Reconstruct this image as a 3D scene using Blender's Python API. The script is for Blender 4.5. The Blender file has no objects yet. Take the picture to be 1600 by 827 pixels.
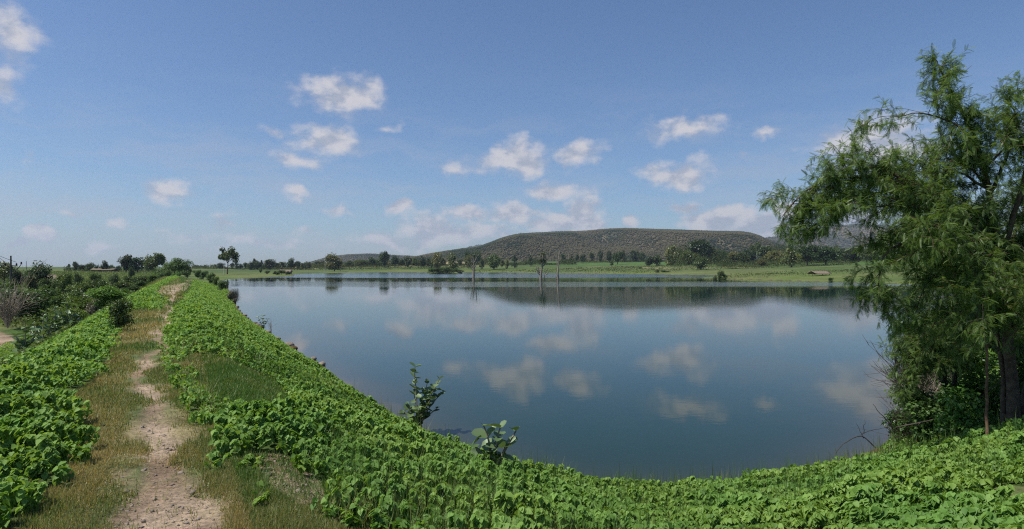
import bpy, math, random
import numpy as np
R = math.radians
sc = bpy.context.scene
F = 950.0; CX = 800.0; HY = 419.0; EYE = 1.6; WZ = -2.4; HW = EYE - WZ

# ---------------------------------------------------------------- camera, sky, sun
cam_d = bpy.data.cameras.new('camera'); cam = bpy.data.objects.new('camera', cam_d)
sc.collection.objects.link(cam); sc.camera = cam
cam.location = (0, 0, EYE); cam.rotation_euler = (R(90), 0, 0)
cam_d.sensor_width = 36; cam_d.lens = F / 1600 * 36; cam_d.shift_y = (HY - 413.5) / 1600
cam_d.clip_start = 0.05; cam_d.clip_end = 30000
sc.view_settings.view_transform = 'Standard'; sc.view_settings.look = 'None'
sc.view_settings.exposure = 0.12; sc.view_settings.gamma = 1; sc.view_settings.use_curve_mapping = False
sc.cycles.max_bounces = 8; sc.cycles.transparent_max_bounces = 8; sc.cycles.volume_bounces = 0
sc.cycles.use_denoising = False; sc.cycles.filter_width = 1.15
SUN_AZ, SUN_EL = -108, 60
world = bpy.data.worlds.new('World'); sc.world = world; world.use_nodes = True
sun_d = bpy.data.lights.new('sun', 'SUN'); sun = bpy.data.objects.new('sun', sun_d); sc.collection.objects.link(sun)
sun_d.energy = 4.9; sun_d.angle = R(0.53); sun_d.color = (1.0, 0.94, 0.85)
sun.rotation_euler = (R(90 - SUN_EL), 0, R(-SUN_AZ + 180)); sun.location = (0, 0, 50)

class NT:
    def __init__(s, tree): s.t = tree
    def n(s, typ, **kw):
        nd = s.t.nodes.new(typ)
        for k, v in kw.items(): setattr(nd, k, v)
        return nd
    def put(s, sock, v):
        if isinstance(v, bpy.types.NodeSocket): s.t.links.new(v, sock)
        elif v is not None: sock.default_value = v
    def m(s, op, a, b=None, c=None, clamp=False):
        nd = s.n('ShaderNodeMath', operation=op, use_clamp=clamp)
        for i, v in enumerate((a, b, c)): s.put(nd.inputs[i], v)
        return nd.outputs[0]
    def v(s, op, a, b=None, out=0):
        nd = s.n('ShaderNodeVectorMath', operation=op)
        s.put(nd.inputs[0], a); s.put(nd.inputs[1], b)
        return nd.outputs[out]
    def noise(s, vec, scale, detail=4, rough=0.55, out=0, **kw):
        nd = s.n('ShaderNodeTexNoise', **kw)
        s.put(nd.inputs['Vector'], vec); nd.inputs['Scale'].default_value = scale
        nd.inputs['Detail'].default_value = detail; nd.inputs['Roughness'].default_value = rough
        return nd.outputs[out]
    def ss(s, x, a, b, lo=0.0, hi=1.0):
        nd = s.n('ShaderNodeMapRange', interpolation_type='SMOOTHSTEP')
        s.put(nd.inputs[0], x)
        for i, v in enumerate((a, b, lo, hi)): nd.inputs[i + 1].default_value = v
        return nd.outputs[0]
    def mix(s, f, a, b, mode='MIX'):
        nd = s.n('ShaderNodeMix', data_type='RGBA', blend_type=mode)
        s.put(nd.inputs[0], f); s.put(nd.inputs[6], a); s.put(nd.inputs[7], b)
        return nd.outputs[2]
    def attr(s, name, out='Fac'):
        return s.n('ShaderNodeAttribute', attribute_name=name).outputs[out]
def rgb(r, g, b): return (r, g, b, 1)

W = NT(world.node_tree); bg = world.node_tree.nodes['Background']; bg.inputs[1].default_value = 0.080
sky = W.n('ShaderNodeTexSky', sky_type='NISHITA'); sky.sun_disc = False
sky.sun_elevation = R(SUN_EL); sky.sun_rotation = R(SUN_AZ); sky.air_density = 1.0; sky.dust_density = 0.6; sky.ozone_density = 2.0
dirv = W.n('ShaderNodeTexCoord').outputs['Generated']
sep = W.n('ShaderNodeSeparateXYZ'); W.put(sep.inputs[0], dirv)
az = W.m('ARCTAN2', sep.outputs[0], sep.outputs[1]); el = W.m('ARCSINE', sep.outputs[2])
cmb = W.n('ShaderNodeCombineXYZ'); W.put(cmb.inputs[0], az); W.put(cmb.inputs[1], el)
ang = cmb.outputs[0]
warp = W.v('SCALE', W.v('SUBTRACT', W.noise(ang, 16, 3, 0.6, out=1), (0.5, 0.5, 0.5)), None)
warp.node.inputs['Scale'].default_value = 0.05
angw = W.v('ADD', ang, warp)
CLOUDS = [(15, 52, 62, 42, .72), (5, 135, 40, 36, .75), (535, 146, 70, 25, .86), (512, 214, 62, 26, .82), (470, 249, 46, 12, .66), (805, 248, 54, 28, 1.0),
 (900, 238, 48, 20, .7), (715, 265, 34, 14, .62), (1072, 201, 60, 22, .72), (1062, 271, 58, 22, .86), (1372, 228, 96, 42, 1.0),
 (1200, 210, 26, 10, .5), (1160, 240, 18, 10, .42), (270, 301, 52, 18, .62), (470, 298, 26, 12, .55), (425, 205, 28, 12, .45),
 (600, 203, 24, 12, .42), (862, 299, 46, 13, .8), (630, 322, 25, 10, .78), (350, 349, 30, 11, .6), (525, 331, 26, 9, .5),
 (180, 354, 20, 8, .5), (110, 335, 18, 8, .48), (69, 368, 24, 17, 1.35), (28, 379, 24, 11, 1.25), (42, 245, 14, 14, .42),
 (726, 337, 46, 14, .72), (802, 334, 42, 18, .9), (672, 362, 52, 26, .8), (600, 374, 56, 16, .6), (908, 332, 30, 34, 1.2),
 (872, 352, 52, 16, 1.1), (935, 350, 18, 14, .8), (985, 350, 16, 11, .75), (1073, 323, 28, 11, .72), (1112, 347, 46, 24, 1.2), (1160, 335, 34, 16, 1.05), (1196, 350, 50, 24, 1.2),
 (1222, 330, 24, 16, .8), (740, 366, 80, 14, .7), (1222, 291, 24, 7, .42), (420, 380, 90, 9, .5), (300, 370, 60, 8, .45), (480, 360, 24, 10, .5),
 (160, 382, 60, 8, .5), (1330, 345, 60, 20, .8), (1700, 200, 120, 40, .8), (1850, 300, 110, 40, .9), (-150, 260, 90, 40, .8), (-260, 340, 120, 30, .9)]
fld = None
for (px, py, hw, hh, op) in CLOUDS:
    if py > 295 and op < .95: op = min(1.0, op * 1.08 + .05); hw *= .98; hh *= 1.12
    a = math.atan((px - CX) / F); ca = math.cos(a); e = math.atan((HY - py) / F * ca)
    d = W.v('MULTIPLY', W.v('SUBTRACT', angw, (a, e, 0)), (1 / (hw / F * ca * ca * 1.25), 1 / (hh / F * ca * 1.25), 0))
    ln = W.v('LENGTH', d, None, out=1)
    g = W.m('MULTIPLY_ADD', ln, -op, op * 1.22)
    fld = g if fld is None else W.m('MAXIMUM', fld, g)
nA = W.noise(W.v('MULTIPLY', ang, (1, 1.5, 1)), 24, 6, 0.54)
nB = W.noise(W.v('MULTIPLY', W.v('ADD', ang, (0.009, -0.014, 0)), (1, 1.5, 1)), 24, 5, 0.53)
dens = W.ss(W.m('ADD', fld, W.m('MULTIPLY', W.m('SUBTRACT', nA, 0.5), 1.3)), 0.16, 0.84)
# thin streaks and low banks of haze
streak = W.noise(W.v('MULTIPLY', angw, (2.2, 13, 1)), 1.6, 4, 0.6)
low = W.m('MULTIPLY', W.ss(el, 0.0, 0.03, 0.6, 1.0), W.ss(el, 0.06, 0.34, 1.0, 0.0))
thin = W.m('MULTIPLY', W.m('MULTIPLY', W.ss(streak, 0.40, 0.70), low), 0.42)
lit = W.ss(W.m('MULTIPLY_ADD', W.m('SUBTRACT', nA, nB), 2.6, 0.52), 0.15, 0.85)
skyc = W.mix(1.0, sky.outputs[0], rgb(0.87, 1.05, 1.28), 'MULTIPLY')
ccol = W.mix(lit, rgb(4.6, 5.0, 6.1), rgb(7.5, 7.3, 7.7))
c1 = W.mix(thin, skyc, rgb(5.2, 5.5, 6.5))
W.put(bg.inputs[0], W.mix(W.m('MULTIPLY', dens, 0.92), c1, ccol))

# ---------------------------------------------------------------- helpers
rng = np.random.default_rng(7)
def link(name, data, parent=None):
    o = bpy.data.objects.new(name, data); sc.collection.objects.link(o)
    if parent is not None: o.parent = parent
    return o
def npmesh(name, V, Fc, mat, var=None, col=None, smooth=False):
    V = np.asarray(V, np.float32); Fc = np.asarray(Fc, np.int32); k = Fc.shape[1]
    me = bpy.data.meshes.new(name)
    me.vertices.add(len(V)); me.vertices.foreach_set('co', V.ravel())
    me.loops.add(Fc.size); me.loops.foreach_set('vertex_index', Fc.ravel())
    me.polygons.add(len(Fc)); me.polygons.foreach_set('loop_start', np.arange(0, Fc.size, k, dtype=np.int32))
    me.update(calc_edges=True)
    if smooth: me.polygons.foreach_set('use_smooth', np.ones(len(Fc), bool))
    if var is not None:
        at = me.attributes.new('var', 'FLOAT', 'POINT'); at.data.foreach_set('value', np.asarray(var, np.float32))
    if col is not None:
        at = me.attributes.new('tint', 'FLOAT_COLOR', 'POINT')
        at.data.foreach_set('color', np.c_[col, np.ones(len(V))].astype(np.float32).ravel())
    me.materials.append(mat)
    return me
def tag(o, label=None, cat=None, group=None, kind=None):
    if label: o['label'] = label
    if cat: o['category'] = cat
    if group: o['group'] = group
    if kind: o['kind'] = kind
    return o
def empty(name, loc, label, cat, group=None):
    o = link(name, None); o.location = loc; o.empty_display_size = 0.3
    return tag(o, label, cat, group)
def copy_thing(src, loc, rz, scale, label, group=None):
    r = src.copy(); sc.collection.objects.link(r); r.location = loc; r.rotation_euler = (0, 0, rz); r.scale = scale
    tag(r, label, None, group)
    for ch in src.children:
        c = ch.copy(); sc.collection.objects.link(c); c.parent = r
    return r

def smooth(x, a, b):
    t = np.clip((x - a) / (b - a), 0, 1); return t * t * (3 - 2 * t)
def vnoise(x, y, seed=0):
    xi = np.floor(x).astype(np.int64); yi = np.floor(y).astype(np.int64); fx = x - xi; fy = y - yi
    fx = fx * fx * (3 - 2 * fx); fy = fy * fy * (3 - 2 * fy)
    def h(a, b):
        n = (a * 374761393 + b * 668265263 + seed * 974634777) & 0x7fffffff
        n = ((n ^ (n >> 13)) * 1274126177) & 0x7fffffff
        return ((n ^ (n >> 16)) & 0xffff) / 65535.0
    return (h(xi, yi) * (1 - fx) + h(xi + 1, yi) * fx) * (1 - fy) + (h(xi, yi + 1) * (1 - fx) + h(xi + 1, yi + 1) * fx) * fy
def fbm(x, y, oct=4, seed=0):
    s = 0; a = 0.5; t = 0
    for i in range(oct):
        s = s + a * vnoise(x, y, seed + i * 17); t += a; x = x * 2.03; y = y * 2.03; a *= 0.5
    return s / t
def seg_dist(x, y, poly, closed=False):
    P = np.asarray(poly, float); best = np.full(x.shape, 1e18)
    n = len(P) if closed else len(P) - 1
    for i in range(n):
        a = P[i]; b = P[(i + 1) % len(P)]; ab = b - a; L = ab @ ab + 1e-12
        t = np.clip(((x - a[0]) * ab[0] + (y - a[1]) * ab[1]) / L, 0, 1)
        best = np.minimum(best, (x - a[0] - t * ab[0]) ** 2 + (y - a[1] - t * ab[1]) ** 2)
    return np.sqrt(best)
def inside(x, y, poly):
    P = np.asarray(poly, float); r = np.zeros(x.shape, bool)
    for i in range(len(P)):
        x1, y1 = P[i]; x2, y2 = P[(i + 1) % len(P)]
        if y1 == y2: continue
        c = ((y1 > y) != (y2 > y)) & (x < (x2 - x1) * (y - y1) / (y2 - y1) + x1)
        r ^= c
    return r
def W2(px, py, z=WZ):
    d = (EYE - z) * F / (py - HY); return ((px - CX) / F * d, d)
def P3(px, py, d): return np.array([(px - CX) / F * d, d, EYE - (py - HY) / F * d])

# ---------------------------------------------------------------- terrain function
def sh(px, py):
    d = HW * F / (py - HY); return W2(px, py + 0.26 * F / d)
NEAR = [W2(*p) for p in [(345, 438), (352, 446)]] + [sh(*p) for p in [(360, 455), (372, 480), (395, 500), (428, 520), (510, 570), (575, 613), (640, 650), (700, 683), (770, 715), (850, 740),
        (930, 750), (1050, 756), (1150, 750), (1250, 738), (1310, 722), (1350, 700), (1392, 670), (1412, 640), (1424, 600), (1428, 560), (1426, 520)]] + [W2(*p) for p in [(1440, 495), (1500, 476), (1600, 463), (1750, 452)]]
FAR = [(1600, 449.5), (1500, 447), (1400, 443.5), (1300, 440.8), (1230, 438.7), (1150, 436.6), (1112, 435.3), (1092, 434.4), (1140, 433.4), (1215, 432.1),
       (1200, 431.4), (1120, 430.5), (1060, 429.6), (1000, 428.6), (930, 427.8), (860, 427), (800, 426.2), (725, 426), (713, 427.7), (672, 427.7),
       (663, 426.1), (600, 425.8), (540, 426.8), (480, 427.6), (455, 428.6), (461, 431), (440, 432.2), (400, 434), (365, 436)]
LAKE = NEAR + [W2(*p) for p in FAR]
ml = lambda o, y: (o - 0.5526 * y, y)
CREST = [ml(-2.3, 130), ml(-2.3, -15), (10, -15), (30, 5), (60, 30), (60, 45), (30, 26), (16, 14), (10.5, 9.2), (7.2, 6.6), (4, 3.7), (1.2, 2.4), ml(0.9, 3.2), ml(0.9, 8), ml(0.9, 130)]
def height(x, y, detail=True):
    x = np.asarray(x, float); y = np.asarray(y, float)
    s = seg_dist(x, y, LAKE, True); s = np.where(inside(x, y, LAKE), -s, s)
    dc = np.where(inside(x, y, CREST), 0, seg_dist(x, y, CREST, True))
    sp = np.maximum(s, 0)
    az_ = x / np.maximum(y, 1.0)
    g = 6 + 14 * smooth(az_, -0.40, -0.16)
    zf = WZ + g * (1 - np.exp(-sp / 400)) + 0.5 * (1 - np.exp(-sp / 5))
    zf = zf + (fbm(x / 60, y / 60, 3, 5) - 0.5) * 1.6 * smooth(sp, 10, 120)
    o = x + 0.5526 * y
    zl = -3.0 + (fbm(x / 14, y / 14, 3, 9) - 0.5) * 0.9
    zl = zl + (zf - zl) * smooth(y, 80, 320)
    left = 1 - smooth(o, -7.6, -1.5)
    zland = np.where(s > 0, zf, 0) * (1 - left) + zl * left
    zdam = np.where(o < -2.3, 0, WZ * (dc / (dc + sp + 1e-6)))
    wd = (1 - smooth(dc, 13, 40)) * (1 - smooth(y, 108, 190))
    wl = (1 - left)
    zr = zdam * wd + np.where(s > 0, zf, 0) * (1 - wd)
    z = np.where(o < -2.3, zdam * wl * wd + (1 - wl * wd) * zland, zr)
    if detail:
        dd = np.hypot(x, y)
        z = z + (fbm(x / 0.8, y / 0.8, 4, 3) - 0.5) * 0.10 * smooth(-dd, -60, -15) * (s > 0.4)
    zb = WZ - np.minimum(-s * 0.14, 3.0)
    return np.where(s < 0, zb, z), s, o, dc
def ground_z(x, y): return float(height(np.array([x]), np.array([y]))[0][0])
PATH = [(-1.6, 0.5), (-1.75, 2.0), (-2.10, 3.72), (-2.67, 4.7), (-3.4, 5.8), (-4.6, 7.56), (-6.42, 10.8), (-9.7, 17), (-14.0, 24.9), (-22.5, 40.5), (-31.6, 58), (-36.5, 70), (-47, 88), (-61.8, 117), (-85, 160)]
PATH = [(a, b) for a, b in PATH[:4]] + [(float(np.interp(t, [p[1] for p in PATH], [p[0] for p in PATH]) + (.11 * math.sin(t * 1.15) + .07 * math.sin(t * 2.7)) * min(1, t / 8) * (1 + t / 60)), float(t)) for t in np.geomspace(5.2, 117, 60)] + [(-85, 160)]
path_w = lambda y: np.interp(y, [0, 3.7, 5, 7, 12, 30, 117], [.38, .34, .13, .075, .065, .08, .14])
ROAD = [(-26, 22), (-29.5, 34), (-34.3, 40), (-42, 46)]

# vegetation zones, as seen on the ground from the crest
VEG_L = [(-400, 1200), (-400, 760), (-60, 560), (0, 540), (130, 490), (180, 472), (205, 462), (240, 447), (262, 434), (292, 427), (268, 440), (244, 452), (252, 462), (246, 482), (200, 487), (186, 500),
         (172, 545), (148, 590), (102, 622), (118, 672), (108, 712), (66, 765), (12, 830), (-100, 1000), (-160, 1200)]
VEG_R = [(302, 430), (298, 452), (280, 475), (268, 500), (264, 545), (266, 585), (298, 625), (326, 655), (352, 685), (372, 705), (400, 712), (440, 718), (505, 757), (545, 795), (545, 815), (590, 840), (700, 1000), (700, 1600), (3000, 1600), (3000, 455), (1420, 455), (1290, 690), (1000, 735), (345, 437)]
GAPS = [[(285, 553), (340, 556), (405, 583), (455, 618), (455, 652), (400, 648), (330, 618), (285, 580)], [(1545, 765), (1640, 750), (1650, 800), (1540, 800)]]
TUFTS = [[(335, 703), (375, 697), (398, 717), (372, 740), (338, 730)], [(392, 772), (425, 765), (432, 792), (398, 797)], [(515, 800), (560, 788), (640, 805), (620, 835), (525, 830)], [(215, 474), (240, 464), (262, 470), (250, 486), (218, 487)]]
BARE = [[(240, 461), (255, 447), (292, 442), (300, 446), (288, 456), (262, 463)], [(392, 712), (440, 708), (500, 745), (512, 785), (470, 790), (420, 760)]]
def to_px(x, y, z):
    yy = np.maximum(y, 0.05); return CX + x / yy * F, HY + (EYE - z) / yy * F
def veg_mask(x, y, z, s, o):
    px, py = to_px(x, y, z)
    j = (fbm(x * 1.7, y * 1.7, 3, 21) - 0.5) * 1.1 + (vnoise(np.floor(x / .22) + .5 * (np.floor(y / .22) % 2), np.floor(y / .22), 23) - .5) * .9
    sc_ = F / np.maximum(y, 2) * 0.36
    qx = px + j * sc_; qy = py
    m = inside(qx, qy, VEG_L) | inside(qx, qy, VEG_R)
    for g in GAPS: m &= ~inside(qx, qy, g)
    for g in BARE: m &= ~inside(qx, qy, g)
    for g in TUFTS: m |= inside(qx, qy, g) & (vnoise(x * 9, y * 9, 24) > .35)
    m = np.where((y < 2.4), (x > 1.4) | (x < -3.6), m)
    m &= (s > 0.05) & (np.hypot(x, y) > 1.6)
    return m
def bare_mask(x, y, z):
    px, py = to_px(x, y, z); b = np.zeros(x.shape, bool)
    for g in BARE: b |= inside(px, py, g)
    return b & (y > 2)

# ---------------------------------------------------------------- ground mesh
th = np.concatenate([np.linspace(-180, -56, 42)[:-1], np.linspace(-56, -46, 40)[:-1], np.arange(-46, 46, 0.15), np.linspace(46, 56, 40), np.linspace(56, 180, 42)[1:]])
th = np.radians(th); rr = [0.0]; r = 0.7
while r < 9000: rr.append(r); r *= 1.0155
rr = np.array(rr)
A, RR = np.meshgrid(th, rr[1:]); GX = (RR * np.sin(A)).ravel(); GY = (RR * np.cos(A)).ravel()
GZ, GS, GO, GD = height(GX, GY)
def ground_colour(x, y, z, s, o):
    n1 = fbm(x / 1.1, y / 1.1, 4, 31); n2 = fbm(x / 9, y / 9, 4, 32); n3 = fbm(x / 70, y / 70, 4, 33); n4 = fbm(x / 5, y / 5, 3, 34)
    c = lambda r_, g_, b_: np.array([r_, g_, b_])
    L = lambda a, b, t: a + (b - a) * t[..., None]
    grass = L(c(.10, .125, .045), c(.22, .185, .095), smooth(n1, .38, .64))
    grass = L(grass, c(.12, .155, .05), (.85 * smooth(o, .2, .8)) * (y > 0))
    green = L(c(.048, .09, .02), c(.085, .12, .035), n2)
    yel = L(c(.085, .13, .028), c(.12, .145, .042), n2)
    tan = L(c(.30, .22, .14), c(.24, .22, .10), n3)
    az_ = x / np.maximum(y, 1)
    n5 = fbm(x / 28, y / 28, 4, 36); far = L(yel, green, smooth(s + (n5 - .5) * 90, 14, 60)); far = L(far, c(.13, .135, .055), .45 * smooth(n5, .50, .62))
    far = L(far, c(.05, .085, .025), .6 * (1 - smooth(n5, .34, .44)))
    # harvested fields past the left part of the far bank
    tanm = smooth(s, 90, 150) * smooth(az_, -0.40, -0.36) * (1 - smooth(az_, -0.12, 0.0)) * smooth(n3, .30, .42)
    strip = smooth(s, 60, 80) * (1 - smooth(s, 95, 120)) * smooth(az_, 0.08, 0.2) * (1 - smooth(az_, 0.3, 0.42)) * smooth(n2, .35, .6) * .7
    bright = smooth(s + (n5 - .5) * 120, 110, 180) * smooth(az_, 0.02, 0.08) * (.35 + .65 * smooth(n2, .35, .6))
    far = L(far, far * 0 + c(.06, .12, .026), bright)
    far = L(far, tan, np.maximum(tanm, strip))
    lowl = L(c(.06, .11, .025), c(.13, .15, .05), smooth(n4, .35, .65))
    lowl = L(lowl, far, smooth(y, 130, 260))
    col = np.where((np.hypot(x, y) < 170)[..., None], grass, far)
    wfar = smooth(y, 105, 170)
    col = L(grass, far, np.where(s > 0, wfar, 0))
    rb = smooth(x, 16, 40) * (y > 0)
    col = L(col, far, rb)
    col = np.where((o < -3.4)[..., None], lowl, col)
    vm = veg_mask(x, y, z, s, o)
    col = np.where((vm & (y < 130))[..., None], c(.07, .11, .028), col)
    # bare soil
    soil = L(c(.235, .165, .11), c(.36, .275, .195), smooth(n1, .35, .65))
    pd = seg_dist(x, y, PATH) - path_w(y) + (fbm(x * 2.5, y * 2.5, 4, 41) - 0.5) * 0.26
    pm = (1 - smooth(pd, -0.06, 0.10)) * (y < 150) * (.55 + .45 * smooth(fbm(x*5, y*5, 3, 44), .22, .42))
    pm = np.maximum(pm, .7 * (1 - smooth(seg_dist(x, y, PATH) - path_w(y) * 1.8, -.1, .35)) * smooth(fbm(x * 4, y * 4, 3, 43), .52, .64) * (y < 4.8))
    pm = np.maximum(pm, bare_mask(x, y, z) * smooth(fbm(x * 1.5, y * 1.5, 4, 42), .30, .5) * .85)
    rd = seg_dist(x, y, ROAD) - 1.5 + (fbm(x, y, 3, 45) - 0.5) * 0.7
    pm = np.maximum(pm, 1 - smooth(rd, -0.2, 0.3))
    col = L(col, soil, pm)
    col = np.where((s < 0.35)[..., None] & (s > -1e9)[..., None], c(.075, .058, .042), col)
    return col, pm
GC, GP = ground_colour(GX, GY, GZ, GS, GO)
GZ = GZ - GP * 0.015 * (GY < 20)
nr, nt_ = len(rr) - 1, len(th)
idx = np.arange(nr * nt_).reshape(nr, nt_)
q = np.stack([idx[:-1, :-1], idx[1:, :-1], idx[1:, 1:], idx[:-1, 1:]], -1).reshape(-1, 4)[:, ::-1]

def mat_new(name):
    m = bpy.data.materials.new(name); m.use_nodes = True; m.node_tree.nodes.clear()
    N = NT(m.node_tree); out = N.n('ShaderNodeOutputMaterial'); return m, N, out.inputs[0], out
def mat_ground(name):
    m, N, surf, out = mat_new(name)
    geo = N.n('ShaderNodeNewGeometry').outputs['Position']; t = N.attr('tint', 'Color')
    a = N.noise(geo, 26, 6, .7); b = N.noise(geo, 2.1, 5, .6); c_ = N.noise(geo, .05, 5, .65)
    k = N.m('MULTIPLY', N.ss(a, .25, .75, .55, 1.45), N.ss(b, .3, .7, .75, 1.25))
    k = N.m('MULTIPLY', k, N.ss(c_, .3, .7, .82, 1.18))
    col = N.mix(1.0, t, k, 'MULTIPLY')
    p = N.n('ShaderNodeBsdfPrincipled'); N.put(p.inputs['Base Color'], col); p.inputs['Roughness'].default_value = .95
    p.inputs['Specular IOR Level'].default_value = .15
    bp = N.n('ShaderNodeBump'); bp.inputs['Distance'].default_value = .03; bp.inputs['Strength'].default_value = .8
    N.put(bp.inputs['Height'], N.m('ADD', a, N.m('MULTIPLY', b, 2))); N.put(p.inputs['Normal'], bp.outputs[0])
    N.put(surf, p.outputs[0]); return m
M_ground = mat_ground('soil_and_turf')
gme = npmesh('ground', np.c_[GX, GY, GZ], q, M_ground, col=GC, smooth=True)
tag(link('ground', gme), 'grassy earth dam with fields and meadow around the lake', kind='structure')

# footpath and dirt road: thin sheets on the ground, their worn edges fading into the turf around them
def strip(name, line, hw, label, n_along, lift, w=7):
    L = np.asarray(line, float); d = np.r_[0, np.cumsum(np.hypot(*np.diff(L, axis=0).T))]
    t = np.geomspace(1, 1 + d[-1], n_along) - 1
    x = np.interp(t, d, L[:, 0]); y = np.interp(t, d, L[:, 1]); tx = np.gradient(x); ty = np.gradient(y); l = np.hypot(tx, ty)
    nx, ny = ty / l, -tx / l; u = np.linspace(-1, 1, w)
    ww = hw(y)[:, None] * u[None]
    X = (x[:, None] + nx[:, None] * ww).ravel(); Y = (y[:, None] + ny[:, None] * ww).ravel()
    Z, S, O, D = height(X, Y); C_, Pm = ground_colour(X, Y, Z, S, O)
    id_ = np.arange(n_along * w).reshape(n_along, w)
    f = np.stack([id_[:-1, :-1], id_[:-1, 1:], id_[1:, 1:], id_[1:, :-1]], -1).reshape(-1, 4)
    tag(link(name, npmesh(name, np.c_[X, Y, Z + lift - Pm * 0.015 * (Y < 20)], f, M_ground, col=C_, smooth=True)), label, kind='structure')
strip('footpath', PATH[:-1], lambda y: np.interp(y, [0, 4, 7, 30, 117], [.7, .62, .4, .35, .4]), 'narrow worn dirt footpath along the dam crest', 900, .006, 13)
strip('dirt_road', ROAD, lambda y: y * 0 + 2.0, 'reddish dirt road at the foot of the dam', 160, .02, 17)

# ---------------------------------------------------------------- water
m, N, surf, _ = mat_new('lake_water')
geo = N.n('ShaderNodeNewGeometry').outputs['Position']
sp_ = N.n('ShaderNodeSeparateXYZ'); N.put(sp_.inputs[0], geo)
p = N.n('ShaderNodeBsdfPrincipled'); p.inputs['IOR'].default_value = 1.333
p.inputs['Specular IOR Level'].default_value = .33; p.inputs['Specular Tint'].default_value = (.85, .94, .82, 1)
shore = N.attr('var')
N.put(p.inputs['Base Color'], N.mix(shore, rgb(.008, .030, .022), rgb(.075, .058, .040)))
wv = N.v('MULTIPLY', geo, (1.0, 1.7, 1))
h1 = N.noise(wv, 1.6, 4, .55); h2 = N.noise(wv, 9, 3, .5)
patch = N.noise(N.v('MULTIPLY', geo, (.35, 1.0, 1)), .018, 4, .6)
farr = N.ss(N.m('ADD', sp_.outputs[1], N.m('MULTIPLY', N.m('SUBTRACT', patch, .5), 160)), 235, 270)
calm = N.ss(patch, .42, .62)
band2 = N.m('MULTIPLY', N.m('MULTIPLY', N.ss(N.m('ADD', sp_.outputs[1], N.m('MULTIPLY', N.m('SUBTRACT', patch, .5), 60)), 120, 140), N.ss(N.m('ADD', sp_.outputs[1], N.m('MULTIPLY', N.m('SUBTRACT', patch, .5), 60)), 165, 185, 1, 0)), N.ss(sp_.outputs[0], -40, 30, .25, 1))
farr = N.m('MAXIMUM', farr, N.m('MULTIPLY', band2, .55))
N.put(p.inputs['Roughness'], N.m('ADD', N.m('MULTIPLY', farr, .13), .001))
amp = N.m('ADD', N.m('MULTIPLY', calm, .0018), .0012)
amp = N.m('ADD', amp, N.m('MULTIPLY', farr, .05))
bp = N.n('ShaderNodeBump'); bp.inputs['Strength'].default_value = 1.0
N.put(bp.inputs['Distance'], amp); N.put(bp.inputs['Height'], N.m('MULTIPLY_ADD', h2, .14, h1)); N.put(p.inputs['Normal'], bp.outputs[0])
N.put(surf, p.outputs[0]); M_water = m
nrw = 260; rw = np.geomspace(5, 760, nrw); tw = np.radians(np.arange(-44, 60, .25))
Aw, Rw = np.meshgrid(tw, rw); wx = (Rw * np.sin(Aw)).ravel(); wy = (Rw * np.cos(Aw)).ravel()
ws = seg_dist(wx, wy, LAKE, True); ws = np.where(inside(wx, wy, LAKE), -ws, ws)
ok = ws < np.maximum(0.8, 0.02 * np.hypot(wx, wy))
idw = np.arange(len(wx)).reshape(nrw, len(tw))
fw = np.stack([idw[:-1, :-1], idw[1:, :-1], idw[1:, 1:], idw[:-1, 1:]], -1).reshape(-1, 4)[:, ::-1]
fw = fw[ok[fw].all(1)]
used = np.unique(fw); remap = -np.ones(len(wx), int); remap[used] = np.arange(len(used))
sv = np.exp(np.minimum(ws, 0) / 0.9) * .8
wo = link('water', npmesh('water', np.c_[wx, wy, np.full(len(wx), WZ)][used], remap[fw], M_water, var=sv[used], smooth=True))
tag(wo, 'calm dark blue green lake mirroring the clouds', kind='structure')

# ---------------------------------------------------------------- foliage materials
def mat_leaf(name, dark, light, rough=.45, trans=.35, gloss=.06, objvar=.0, patch=0):
    m, N, surf, _ = mat_new(name)
    v = N.attr('var'); col = N.mix(v, rgb(*dark), rgb(*light))
    if objvar:
        oi = N.n('ShaderNodeObjectInfo').outputs['Random']
        col = N.mix(1.0, col, N.ss(oi, 0, 1, 1 - objvar, 1 + objvar), 'MULTIPLY')
        hs = N.n('ShaderNodeHueSaturation'); N.put(hs.inputs['Color'], col)
        N.put(hs.inputs['Hue'], N.m('MULTIPLY_ADD', N.m('FRACT', N.m('MULTIPLY', oi, 7.3)), .05, .475)); col = hs.outputs[0]
    if patch:
        pos = N.n('ShaderNodeNewGeometry').outputs['Position']
        a_ = N.ss(N.noise(pos, .8, 3, .6), .35, .65); b_ = N.ss(N.noise(pos, 3.3, 3, .6), .3, .7)
        col = N.mix(1.0, col, N.mix(a_, rgb(.80, .92, .9), rgb(1.10, 1.04, 1.0)), 'MULTIPLY')
        col = N.mix(1.0, col, N.mix(b_, rgb(.86, .88, .8), rgb(1.12, 1.1, 1.25)), 'MULTIPLY')
        col = N.mix(N.ss(v, .985, 1.0), col, rgb(.30, .22, .09))
    d = N.n('ShaderNodeBsdfDiffuse'); N.put(d.inputs[0], col)
    t = N.n('ShaderNodeBsdfTranslucent'); N.put(t.inputs[0], N.mix(1.0, col, rgb(1.25, 1.15, .6), 'MULTIPLY'))
    mx = N.n('ShaderNodeMixShader'); mx.inputs[0].default_value = trans
    N.put(mx.inputs[1], d.outputs[0]); N.put(mx.inputs[2], t.outputs[0])
    g = N.n('ShaderNodeBsdfGlossy'); g.inputs['Roughness'].default_value = rough; g.inputs[0].default_value = (.9, 1, .9, 1)
    m2 = N.n('ShaderNodeMixShader'); m2.inputs[0].default_value = gloss
    N.put(m2.inputs[1], mx.outputs[0]); N.put(m2.inputs[2], g.outputs[0]); N.put(surf, m2.outputs[0]); return m
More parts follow.
